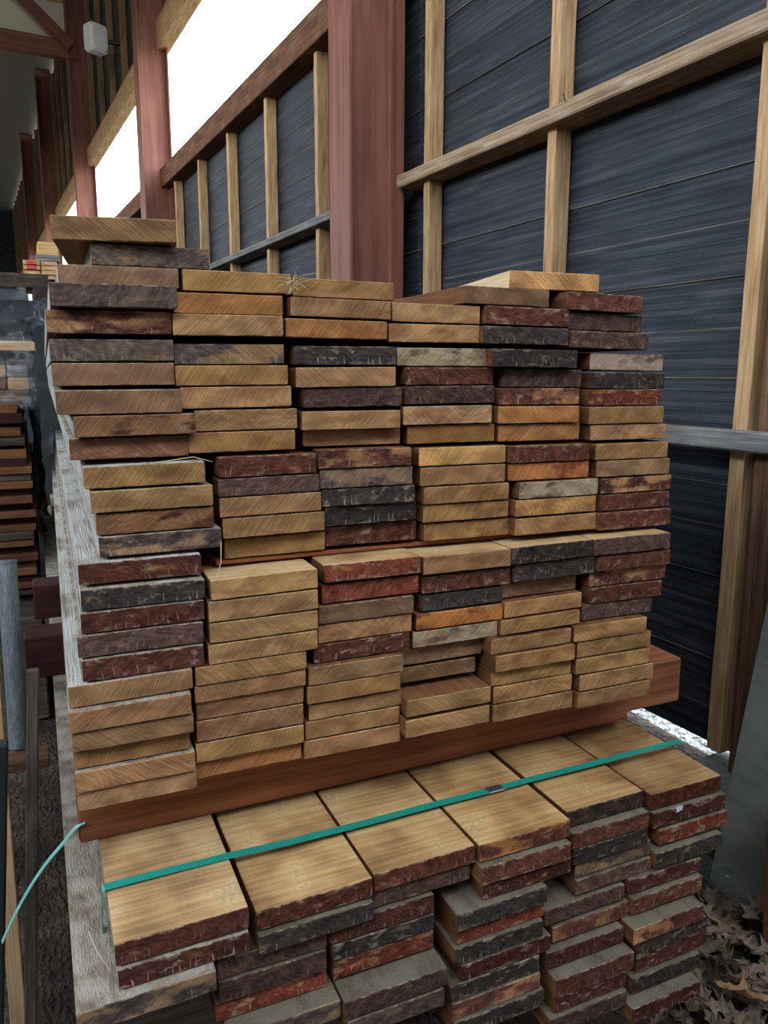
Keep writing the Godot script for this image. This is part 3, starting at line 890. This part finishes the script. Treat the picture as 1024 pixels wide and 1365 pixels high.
	board(6, 3, 5, 5, "M", "w", 0.355, -0.3265, 0.041, 0.1537, 0.0277, -0.36)
	board(6, 4, 1, 5, "N", "c", 0.329, -0.3607, 0.069, 0.1557, 0.0269, -0.33)
	board(6, 4, 2, 5, "M", "w", 0.337, -0.3901, 0.066, 0.1507, 0.0242, -0.34)
	board(6, 4, 3, 5, "X", "w", 0.334, -0.4171, 0.056, 0.1595, 0.0252, -0.45)
	board(6, 4, 4, 5, "M", "w", 0.331, -0.4451, 0.058, 0.1489, 0.0266, -0.70)
	board(6, 4, 5, 5, "N", "w", 0.317, -0.4736, 0.054, 0.1458, 0.0260, -0.69)
	board(6, 5, 1, 5, "T", "w", 0.293, -0.5017, 0.069, 0.1482, 0.0263, -0.61)
	board(6, 5, 2, 5, "T", "w", 0.305, -0.5303, 0.066, 0.1529, 0.0270, -0.14)
	board(6, 5, 3, 5, "T", "w", 0.302, -0.5588, 0.069, 0.1531, 0.0261, -0.57)
	board(6, 5, 4, 5, "T", "w", 0.311, -0.5874, 0.070, 0.1543, 0.0271, -0.14)
	board(6, 5, 5, 5, "T", "w", 0.306, -0.6165, 0.071, 0.1500, 0.0268, 0.03)
	board(1, 6, 1, 99, "M", "c", -0.433, -0.7379, 0.199, 0.1544, 0.0280, 0.22)
	board(1, 6, 2, 99, "E", "g", -0.433, -0.7678, 0.202, 0.1517, 0.0252, 0.21)
	board(1, 6, 3, 99, "Q", "g", -0.478, -0.7966, 0.215, 0.1546, 0.0276, 0.60)
	board(2, 6, 1, 99, "E", "c", -0.268, -0.7493, 0.195, 0.1553, 0.0264, 0.57)
	board(2, 6, 2, 99, "B", "g", -0.268, -0.7789, 0.201, 0.1540, 0.0255, 0.31)
	board(2, 6, 3, 99, "N", "g", -0.323, -0.8091, 0.186, 0.1433, 0.0265, -0.40)
	board(2, 6, 4, 99, "N", "g", -0.323, -0.8400, 0.188, 0.1404, 0.0291, -0.69)
	board(2, 6, 5, 99, "R", "g", -0.324, -0.8704, 0.182, 0.1459, 0.0263, -0.17)
	board(2, 6, 6, 99, "Q", "g", -0.314, -0.9004, 0.208, 0.1456, 0.0265, 0.10)
	board(3, 6, 1, 99, "M", "c", -0.110, -0.7457, 0.192, 0.1531, 0.0255, 0.34)
	board(3, 6, 2, 99, "N", "g", -0.112, -0.7744, 0.185, 0.1497, 0.0263, 0.14)
	board(3, 6, 3, 99, "M", "g", -0.172, -0.8046, 0.190, 0.1525, 0.0260, 0.34)
	board(3, 6, 4, 99, "B", "g", -0.169, -0.8343, 0.188, 0.1489, 0.0231, 0.04)
	board(3, 6, 5, 99, "R", "g", -0.167, -0.8644, 0.184, 0.1482, 0.0270, -0.06)
	board(3, 6, 6, 99, "N", "g", -0.164, -0.8976, 0.219, 0.1500, 0.0266, 0.17)
	board(3, 6, 7, 99, "K", "g", -0.164, -0.9293, 0.218, 0.1423, 0.0265, -0.15)
	board(4, 6, 1, 99, "X", "c", 0.048, -0.7438, 0.197, 0.1541, 0.0265, 0.26)
	board(4, 6, 2, 99, "M", "g", 0.045, -0.7738, 0.206, 0.1515, 0.0275, -0.06)
	board(4, 6, 3, 99, "E", "g", 0.053, -0.8031, 0.198, 0.1516, 0.0262, 0.09)
	board(4, 6, 4, 99, "B", "g", 0.006, -0.8323, 0.208, 0.1497, 0.0266, 0.27)
	board(4, 6, 5, 99, "R", "g", 0.010, -0.8609, 0.198, 0.1480, 0.0261, -0.03)
	board(4, 6, 6, 99, "B", "g", 0.005, -0.8892, 0.204, 0.1478, 0.0262, 0.16)
	board(4, 6, 7, 99, "E", "g", 0.017, -0.9169, 0.205, 0.1516, 0.0250, 0.29)
	board(4, 6, 8, 99, "B", "g", -0.001, -0.9445, 0.205, 0.1505, 0.0261, -0.11)
	board(4, 6, 9, 99, "X", "g", 0.001, -0.9726, 0.207, 0.1483, 0.0256, 0.00)
	board(4, 6, 10, 99, "B", "g", 0.005, -1.0008, 0.211, 0.1519, 0.0266, 0.06)
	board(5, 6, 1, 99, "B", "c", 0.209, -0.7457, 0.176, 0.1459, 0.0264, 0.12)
	board(5, 6, 2, 99, "M", "g", 0.211, -0.7746, 0.189, 0.1475, 0.0259, 0.01)
	board(5, 6, 3, 99, "B", "g", 0.213, -0.8029, 0.188, 0.1449, 0.0259, -0.13)
	board(5, 6, 4, 99, "Q", "g", 0.225, -0.8311, 0.181, 0.1479, 0.0261, 0.02)
	board(5, 6, 5, 99, "N", "g", 0.226, -0.8594, 0.184, 0.1479, 0.0247, -0.07)
	board(5, 6, 6, 99, "N", "g", 0.170, -0.8909, 0.187, 0.1515, 0.0253, 0.35)
	board(5, 6, 7, 99, "X", "g", 0.182, -0.9225, 0.189, 0.1470, 0.0258, 0.28)
	board(5, 6, 8, 99, "E", "g", 0.166, -0.9550, 0.199, 0.1450, 0.0256, -0.10)
	board(5, 6, 9, 99, "M", "g", 0.171, -0.9886, 0.218, 0.1475, 0.0289, 0.02)
	board(5, 6, 10, 99, "E", "g", 0.168, -1.0221, 0.213, 0.1351, 0.0265, -0.50)
	board(5, 6, 11, 99, "N", "g", 0.162, -1.0516, 0.219, 0.1454, 0.0268, -0.56)
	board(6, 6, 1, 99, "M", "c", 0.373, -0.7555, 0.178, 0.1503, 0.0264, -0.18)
	board(6, 6, 2, 99, "E", "g", 0.377, -0.7855, 0.184, 0.1538, 0.0257, -0.20)
	board(6, 6, 3, 99, "R", "g", 0.387, -0.8177, 0.185, 0.1470, 0.0265, -0.01)
	board(6, 6, 4, 99, "B", "g", 0.373, -0.8510, 0.193, 0.1425, 0.0272, -0.20)
	board(6, 6, 5, 99, "E", "g", 0.328, -0.8842, 0.190, 0.1499, 0.0238, 0.01)
	board(6, 6, 6, 99, "M", "g", 0.330, -0.9159, 0.196, 0.1471, 0.0269, -0.07)
	board(6, 6, 7, 99, "X", "g", 0.315, -0.9497, 0.217, 0.1456, 0.0268, 0.01)
	board(6, 6, 8, 99, "B", "g", 0.332, -0.9815, 0.210, 0.1470, 0.0265, -0.04)
	board(6, 6, 9, 99, "M", "g", 0.336, -1.0131, 0.206, 0.1484, 0.0277, -0.09)
	board(6, 6, 10, 99, "B", "g", 0.323, -1.0455, 0.212, 0.1431, 0.0265, -0.35)
	board(6, 6, 11, 99, "E", "g", 0.307, -1.0765, 0.232, 0.1427, 0.0270, -0.23)
	# the skewed pale board on the top right
	var o := MeshInstance3D.new()
	o.name = numbered("sawn_board")
	add_child(o)
	o.mesh = board_mesh("P", 0.154, 0.027, 2.2, "clean", "pale", Color.WHITE)  # left face in a paler wood: the light falling on it is painted in
	o.position = Vector3(0.2115, 0.0565, -0.012)
	o.rotation_degrees = Vector3(0, -10.0, -0.6)
	tag(o, "pale golden loose board lying askew on the top right of upper stack", "board", "loose boards on top")
	M.end.albedo_texture = ImageTexture.create_from_image(Image.create_from_data(ATLAS, ATLAS, false, Image.FORMAT_RGB8, atlas))
	M.end.heightmap_enabled = true
	M.end.heightmap_texture = ImageTexture.create_from_image(Image.create_from_data(ATLAS, ATLAS, false, Image.FORMAT_L8, relief))
	M.end.heightmap_scale = 0.1
	# bearers between the stacks
	var cross := Basis(Vector3.FORWARD, Vector3.UP, Vector3.RIGHT)      # local z to the right
	var be := obj("bearer", timber(0.022, 0.09, -0.536, 0.42, Color.WHITE, 0.003, 0.0006), [M.bearer], self, Transform3D(cross, Vector3(0, -0.6775, -0.028)))
	tag(be, "long red brown bearer along the front between the two stacks", "bearer", "bearers between the stacks")
	be = obj("bearer", timber(0.09, 0.09, -0.53, 0.572, Color.WHITE, 0.003, 0.0006), [M.bearer], self, Transform3D(cross, Vector3(0, -0.6775, -0.088)))
	tag(be, "thick red brown bearer whose square end juts out at the right", "bearer", "bearers between the stacks")
	be = obj("bearer", timber(0.09, 0.09, -0.605, 0.56, Color.WHITE, 0.003), [M.maroon], self, Transform3D(cross, Vector3(0, -0.6775, -0.72)))
	tag(be, "dark maroon bearer jutting out left, nearer of the two", "bearer", "bearers between the stacks")
	be = obj("bearer", timber(0.09, 0.09, -0.588, 0.56, Color.WHITE, 0.003), [M.maroon], self, Transform3D(cross, Vector3(0, -0.6775, -1.15)))
	tag(be, "dark maroon bearer jutting out left, farther of the two", "bearer", "bearers between the stacks")
	# the thin reddish lath between the third and fourth tiers
	var la := obj("spacer_lath", timber(0.03, 0.006, -0.34, 0.33, Color(1.1, 0.95, 0.9), 0.001, 0.0004), [M.bearer], self, Transform3D(cross.rotated(Vector3.BACK, deg_to_rad(-0.2)), Vector3(0, -0.3425, -0.012)))
	tag(la, "thin reddish lath across the front between the third and fourth tiers", "lath")
	# timbers that carry the lower stack
	var base := thing("stack_base", "old squared timbers on the floor carrying the lower stack", "timber", "", Vector3(0, FLOOR, -0.3))
	for k in 3:
		obj("support_timber", timber(0.14, 0.28, -0.5, 0.45, Color.WHITE, 0.006), [M.old], base, Transform3D(cross, Vector3(0, 0.14, -1.4 * k)))

# ------------------------------------------------------------------ what stands around
func surroundings() -> void:
	# galvanised tube, laths and posts standing left of the stacks
	var t := thing("steel_tube", "galvanised steel tube standing beside the stacks at the left edge", "tube", "", Vector3(-0.634, -0.9, -0.745))
	var st_pts := [Vector3(0, 0, 0), Vector3(0, 0.03, -0.006), Vector3(0.001, 0.07, -0.014), Vector3(0.002, 0.24, -0.045), Vector3(0.003, 0.405, -0.078)]
	var tube_st := tube(st_pts, 0.0205, 20, Color.WHITE)
	obj("barrel", tube_st, [M.galv], t)
	obj("rim", tube([Vector3(0.003, 0.398, -0.0765), Vector3(0.003, 0.406, -0.0785)], 0.0217, 20), [M.galv], t)
	var la := lath(Vector3(-0.585, -0.6, -0.397), Vector3(-0.648, FLOOR + 0.005, -0.255), 0.02, 0.03, M.old)
	tag(la, "grey brown lath leaning upright against the left of the stacks", "lath")
	la = lath(Vector3(-0.65, -0.655, -0.24), Vector3(-0.715, FLOOR + 0.005, -0.1), 0.05, 0.05, M.dark, "post")
	tag(la, "black squared post in shadow at the bottom left edge", "post")
	la = lath(Vector3(-0.668, -0.6, -0.66), Vector3(-0.668, FLOOR + 0.005, -0.52), 0.03, 0.02, M.pine, "batten")
	tag(la, "pale batten at the left edge just in front of the steel tube", "batten")
	for k in 2:
		var ra := lath(Vector3(-1.3, [-0.92, -0.985][k], [-0.72, -0.86][k]), Vector3([-0.575, -0.6][k], [-0.92, -0.985][k], [-0.72, -0.86][k]), 0.04, 0.034, [M.rough, M.grey][k], "cross_piece")
		tag(ra, ["brown cross piece of wood under the steel tube, left edge", "grey cross piece of wood below the brown one, left edge"][k], "timber")
	# the dark second stack behind
	var y := -0.9
	for k in 24:
		var th := 0.026 if k < 19 else 0.034
		var n := MeshInstance3D.new()
		n.name = numbered("dark_board")
		add_child(n)
		n.mesh = timber(0.16, th, -1.1, 0.0, Color.WHITE * rng.randf_range(0.5, 1.0), 0.002)
		n.mesh.surface_set_material(0, [M.old, M.side, M.maroon, M.side][k % 4])
		n.position = Vector3(-0.664 + rng.randf_range(-0.008, 0.012) + (0.006 * (19 - k) if k > 18 else 0.0), y + th / 2.0, -2.03 + rng.randf_range(-0.02, 0.02))
		tag(n, "%s board in the dark left background stack, %s" % [["dusty grey brown", "brown", "dark maroon", "dull brown"][k % 4], "%s from the bottom" % NUMBER[k]], "board", "boards of the dark background stack")
		y += th + 0.0006 + (0.012 if k in [19, 21] else 0.0)
	var bl := obj("support_timber", timber(0.16, 0.51, -1.0, -0.02, Color.WHITE, 0.006), [M.old], self, Transform3D(Basis(), Vector3(-0.66, -1.158, -2.05)))
	tag(bl, "old block under the dark background stack", "timber")
	# plank and wrapped goods on it
	la = lath(Vector3(-1.2, y + 0.004 + 0.02, -2.2), Vector3(-0.565, y + 0.004 + 0.02, -2.17), 0.12, 0.04, M.rough, "plank")
	tag(la, "brown plank lying across the dark background stack", "plank")
	var yy := y + 0.045
	for k in 6:
		var bx := obj("wrapped_bundle", timber(0.07, 0.045, -0.35, 0.0, Color.WHITE * rng.randf_range(0.8, 1.05), 0.004), [[M.pine, M.rough, M.grey][k % 3]], self, Transform3D(Basis(), Vector3(-0.60 - 0.075 * (k % 2), yy + 0.023 + 0.046 * (k / 2), -2.16 - 0.01 * k)))
		tag(bx, "short bundled timber %s, under clear film in the left background" % ["lower right", "lower left", "middle right", "middle left", "upper right", "upper left"][k], "timber", "bundled timbers under film")
	la = lath(Vector3(-1.1, yy + 0.16, -2.22), Vector3(-0.535, yy + 0.16, -2.2), 0.1, 0.034, M.pine, "plank")
	tag(la, "tan plank across the film wrapped bundle in the left background", "plank")
	var f := obj("plastic_film", crumpled(Vector3(-0.72, yy + 0.19, -2.1), Vector3(-0.545, yy + 0.2, -2.1), Vector3(-0.54, y - 0.02, -2.02), Vector3(-0.72, y, -2.02), 26, 30, 0.03, 5, 0.02), [M.film], self)
	tag(f, "crumpled clear plastic film hanging over bundled timber, left background", "plastic film")
	f = obj("plastic_film", crumpled(Vector3(-0.575, 0.12, -2.35), Vector3(-0.535, 0.14, -3.2), Vector3(-0.535, -0.75, -3.0), Vector3(-0.56, -0.72, -2.1), 44, 56, 0.024, 15, 0.01, 1.8), [M.black_film], self)
	tag(f, "wrinkled black plastic sheet hanging along the stack's left side", "plastic film")
	# a wrapped bundle farther back, with thin red tipped boards on it
	var wb := thing("wrapped_stack", "tall stack wrapped in black plastic behind the upper stack, far left", "stack", "", Vector3(-0.55, FLOOR, -4.7))
	obj("core", timber(0.52, 1.75, -0.6, 0.6, Color.WHITE, 0.01), [M.dark], wb, Transform3D(Basis(), Vector3(0, 0.875, 0)))
	obj("wrapping", crumpled(Vector3(-0.3, 1.8, 0.64), Vector3(0.3, 1.8, 0.64), Vector3(0.3, 0.2, 0.64), Vector3(-0.3, 0.2, 0.64), 30, 60, 0.03, 25, 0.01), [M.film], wb)
	var py := FLOOR + 1.752
	var prop := obj("support_timber", timber(0.1, 0.115, -0.5, 0.5, Color.WHITE, 0.004), [M.maroon], self, Transform3D(Basis(), Vector3(-0.46, py + 0.058, -4.6)))
	tag(prop, "dark timber under the thin red tipped boards, far left", "timber")
	for k in 8:
		var tb := thing("thin_board", "thin pale board with red tip, %s, %s pile behind upper stack" % [["bottom", "second up", "third up", "top"][k / 2], ["left", "right"][k % 2]], "board", "thin red tipped boards", Vector3(-0.51 + 0.095 * (k % 2), py + 0.117 + 0.0125 + 0.0265 * (k / 2), -4.08 + rng.randf_range(-0.02, 0.02)))
		obj("blade", timber(0.09, 0.024, -1.0, -0.004, Color.WHITE * rng.randf_range(0.85, 1.0), 0.002), [M.pine], tb)
		obj("painted_tip", timber(0.05, 0.02, -0.004, 0.0, Color.WHITE, 0.001), [M.red if k in [0, 4, 6] else M.pine], tb)
	py += 0.117 + 0.0265 * 4
	for k in 2:
		var gb := obj("thin_board", timber(0.13, 0.016, -0.9, 0.0, Color.WHITE * 0.8, 0.002), [M.grey], self, Transform3D(Basis(), Vector3(-0.42, py + 0.009 + 0.0175 * k, -4.1)))
		tag(gb, ["grey thin board lying on the red tipped boards", "upper grey thin board, just under the yellow block"][k], "board")
	var yb := obj("wood_block", timber(0.115, 0.075, -0.4, 0.0, Color(1.15, 1.05, 0.8), 0.004), [M.pine], self, Transform3D(Basis(), Vector3(-0.415, py + 0.0355 + 0.038, -4.12)))
	tag(yb, "yellow sawn wood block on top of the far left pile", "block")
	la = lath(Vector3(-0.72, 0.385, -3.58), Vector3(-0.44, 0.43, -3.98), 0.03, 0.075, M.old, "plank")
	tag(la, "old plank lying aslant on the wrapped stack, far left", "plank")
	f = obj("plastic_film", crumpled(Vector3(-0.66, 0.27, -3.9), Vector3(-0.42, 0.46, -4.05), Vector3(-0.42, 0.2, -3.95), Vector3(-0.66, 0.1, -3.85), 22, 18, 0.06, 35, 0.02), [M.film], self)
	tag(f, "crumpled clear film on the wrapped stack behind the top boards", "plastic film")
	# grey sheet, brown board, film and leaves at the right
	var za := Vector3(1.0, FLOOR + 0.002, 0.0)
	var lean := Vector3(0.105, 0.65, 0.0).normalized()
	var sh := obj("metal_sheet", timber(0.012, 1.3, -0.30, 0.9, Color.WHITE, 0.002), [M.sheet], self, Transform3D(Basis(lean.cross(Vector3.BACK), lean, Vector3.BACK), za + lean * 0.65))
	tag(sh, "dull grey green metal sheet leaning on the wall at the right edge", "metal sheet")
	la = lath(Vector3(0.915, -0.95, -0.03), Vector3(0.945, FLOOR + 0.003, -0.03), 0.12, 0.03, M.bearer, "board")
	tag(la, "reddish brown board leaning on the grey sheet, bottom right corner", "board")
	la = lath(Vector3(0.83, FLOOR + 0.03, -0.62), Vector3(0.99, -1.18, -0.42), 0.14, 0.02, M.pine, "offcut")
	tag(la, "pale offcut leaning behind the metal sheet beside lower stack", "offcut")
	f = obj("plastic_film", crumpled(Vector3(0.84, -1.25, -0.34), Vector3(0.95, -1.29, -0.32), Vector3(0.96, -1.33, -0.1), Vector3(0.86, -1.31, -0.16), 26, 30, 0.035, 45, 0.02, 2.2), [M.film], self)
	tag(f, "crumpled clear plastic film on the leaves below the grey sheet", "plastic film")
	leaves()

const NUMBER := ["first", "second", "third", "fourth", "fifth", "sixth", "seventh", "eighth", "ninth", "tenth", "eleventh", "twelfth", "thirteenth", "fourteenth", "fifteenth", "sixteenth", "seventeenth", "eighteenth", "nineteenth", "twentieth", "twenty first", "twenty second", "twenty third", "twenty fourth"]

func lath(a: Vector3, b: Vector3, w: float, h: float, m: Material, called := "lath") -> MeshInstance3D:
	var z := (b - a).normalized()
	var x := Vector3.RIGHT if absf(z.x) < 0.7 else Vector3.FORWARD
	x = (x - z * x.dot(z)).normalized()
	return obj(called, timber(w, h, 0.0, a.distance_to(b), Color.WHITE, 0.002), [m], self, Transform3D(Basis(x, z.cross(x), z), a))

# A lobed dry leaf, curled, lying around the origin, tip towards +x.
func leaf_into(st: SurfaceTool, xf: Transform3D, size: float, curl: float) -> void:
	var lobes := 4
	var edge_l := []
	for i in 13:
		var u := i / 12.0
		var w := sin(PI * pow(u, 0.8)) * 0.34 * (0.62 + 0.38 * cos(u * lobes * TAU))
		edge_l.append([u, w])
	for side in [-1.0, 1.0]:
		for i in 12:
			var p := []
			for k in [i, i + 1]:
				var u: float = edge_l[k][0]
				var w: float = edge_l[k][1]
				for f in [0.0, 0.5, 1.0]:
					var v: float = w * f * side
					var lift := curl * (v * v * 5.0 + (u - 0.5) * (u - 0.5) * 1.2) + 0.05 * sin(u * 9.0 + f * 3.0)
					p.append(xf * (Vector3(u - 0.5, lift, v) * size))
			for q in [[0, 1, 4], [0, 4, 3], [1, 2, 5], [1, 5, 4]]:
				var n: Vector3 = (p[q[1]] - p[q[0]]).cross(p[q[2]] - p[q[0]])
				if n.length() < 1e-9:
					continue
				n = n.normalized()
				if n.dot(xf.basis.y) < 0.0:
					n = -n
				tri(st, p[q[0]], p[q[1]], p[q[2]], n)

func leaves() -> void:
	var st := begin()
	var pile := noise(77, 1.6)
	for i in 620:
		var x := rng.randf_range(0.53, 0.93)
		var z := rng.randf_range(-0.55, 0.75)
		var h := 0.085 * clampf(0.75 + pile.get_noise_2d(x * 2.0, z * 2.0), 0.1, 1.4) * rng.randf()
		if z < -0.3:
			h *= 0.4
		var g := rng.randf_range(0.06, 0.3)
		st.set_color(Color(g, g * rng.randf_range(0.62, 0.78), g * rng.randf_range(0.36, 0.52)))
		var b := Basis(Vector3.UP, rng.randf() * TAU) * Basis(Vector3.RIGHT, rng.randf_range(-0.7, 0.7)) * Basis(Vector3.FORWARD, rng.randf_range(-0.6, 0.6))
		leaf_into(st, Transform3D(b, Vector3(x, FLOOR + 0.012 + h, z)), rng.randf_range(0.05, 0.1), rng.randf_range(-0.4, 0.9))
	var l := obj("leaf_litter", st.commit(), [M.leaf], self)
	l.set_meta("kind", "stuff")
	tag(l, "drift of dry brown leaves on the floor right of the lower stack", "leaves")
	st = begin(Color(0.36, 0.19, 0.09))
	var at := Vector3(0.672, FLOOR + 0.105, 0.085)
	leaf_into(st, Transform3D(Basis(Vector3.UP, 2.3) * Basis(Vector3.RIGHT, 0.35), at), 0.11, 0.25)
	var big := obj("dry_leaf", st.commit(), [M.leaf], self)
	tag(big, "large orange brown dry leaf on top of the leaf drift, bottom right", "leaf")

func details() -> void:
	# green strap across the lower stack
	var s := thing("packing_strap", "green ribbed plastic strap across the top of the lower stack", "strap")
	var pts := []
	for i in 25:
		var f := i / 24.0
		pts.append(Vector3(lerpf(-0.512, 0.452, f), (-0.7215 if f < 0.165 else lerpf(-0.7215, -0.7255, clampf((f - 0.165) * 12.0, 0, 1))) + 0.0005 * sin(f * 30.0), lerpf(0.093, 0.082, f)))
	pts.push_front(Vector3(-0.515, -0.7235, 0.093))
	pts.push_front(Vector3(-0.5165, -0.75, 0.093))
	pts.push_front(Vector3(-0.525, -1.05, 0.06))
	obj("band", strap(pts, Vector3(0.011, 0, 1), 0.0135), [M.strap], s)
	obj("seal_clip", timber(0.016, 0.003, -0.014, 0.014, Color.WHITE, 0.0006), [M.steel], s, Transform3D(Basis(Vector3.FORWARD, Vector3.UP, Vector3.RIGHT), Vector3(0.064, -0.7255, 0.086)))
	# loose pale strap end curling out at the left
	var tail := []
	for i in 15:
		var q := i / 14.0
		tail.append(Vector3(lerpf(-0.527, -0.56, clampf(q * 2.4, 0, 1)) - 0.085 * clampf((q - 0.4) * 1.6, 0, 1), -0.691 - 0.012 * q - 0.15 * q * q, -0.017 + 0.03 * q * (1.0 - q) - 0.02 * q))
	var ls := obj("loose_strap", strap(tail, Vector3(0.1, 0.2, 1), 0.0115), [M.pale_strap], self)
	tag(ls, "pale turquoise loose strap end curling down at the left edge", "strap")
	# wire in the bright opening
	var wr := obj("hanging_wire", tube([at_wall(2.9, 3.45, -0.02), at_wall(2.88, 2.9, -0.02), at_wall(2.84, 2.5, -0.01), at_wall(2.78, 2.13, 0.0)], 0.004, 6), [M.wire], self)
	tag(wr, "thin dark wire hanging in the bright opening", "wire")
	# box fitting high on the third column
	var lb := thing("box_fitting", "pale box shaped fitting high up beside the third column", "fitting", "", Vector3(0.527, 4.249, -10.71))
	obj("housing", timber(0.27, 0.34, -0.1, 0.1, Color.WHITE, 0.03), [M.white], lb, Transform3D(Basis(Vector3.UP, 0.5), Vector3.ZERO))
	obj("bracket", timber(0.05, 0.05, 0.0, 0.3, Color.WHITE, 0.004), [M.wire], lb, Transform3D(Basis(Vector3.UP, PI / 2), Vector3(0.1, 0, -0.02)))
	# a tuft of cobweb on the second column's top board, a bent nail in the rail
	var cw := begin(Color(0.8, 0.78, 0.72))
	var web := []
	for i in 26:
		var c := Vector3(-0.224, 0.03 + rng.randf_range(-0.007, 0.01), 0.0 + rng.randf_range(-0.008, 0.006))
		var d := Vector3(rng.randf_range(-1, 0.7), rng.randf_range(-0.7, 0.7), rng.randf_range(-0.1, 0.5)).normalized() * (rng.randf_range(0.006, 0.014) if i < 18 else rng.randf_range(0.02, 0.045))
		cw.append_from(tube([c, c + d * 0.5 + Vector3(0, 0.002, 0.002), c + d], 0.00035 if i >= 18 else 0.0006, 4), 0, Transform3D())
	var cb := obj("cobweb", cw.commit(), [M.straw], self)
	tag(cb, "tuft of old cobweb hanging at the second column's topmost board end", "cobweb")
	var na := obj("nail", tube([at_wall(-1.12, 0.9, 0.03), at_wall(-1.12, 0.925, 0.056), at_wall(-1.115, 0.948, 0.062)], 0.0022, 6), [M.wire], self)
	tag(na, "bent rusty nail sticking out of the long wall rail", "nail")
	# paint splash on a lower board, and straws
	var sp := obj("paint_splash", crumpled(Vector3(0.336, -0.763, 0.1925), Vector3(0.352, -0.763, 0.1925), Vector3(0.35, -0.773, 0.1925), Vector3(0.338, -0.774, 0.1925), 6, 5, 0.0008, 8, 0.003, 20.0), [M.white], self)
	tag(sp, "small white paint splash on a red board end, lower stack", "paint splash")
	var straws := [[Vector3(-0.535, -0.756, 0.12), Vector3(-0.528, -0.752, 0.165), Vector3(-0.516, -0.755, 0.2)], [Vector3(-0.339, -0.305, 0.036), Vector3(-0.342, -0.33, 0.046), Vector3(-0.35, -0.349, 0.05)], [Vector3(-0.42, -0.197, 0.04), Vector3(-0.37, -0.192, 0.035), Vector3(-0.345, -0.2, 0.03)]]
	for i in 3:
		var sw := obj("straw", tube(straws[i], 0.0008, 5, Color.WHITE, 0.0004), [M.straw], self)
		tag(sw, ["dry straw lying on the dusty left side of the lower stack", "dry straw poking out under the third tier at the left", "dry straw on a board of the leftmost column, third tier"][i], "straw")
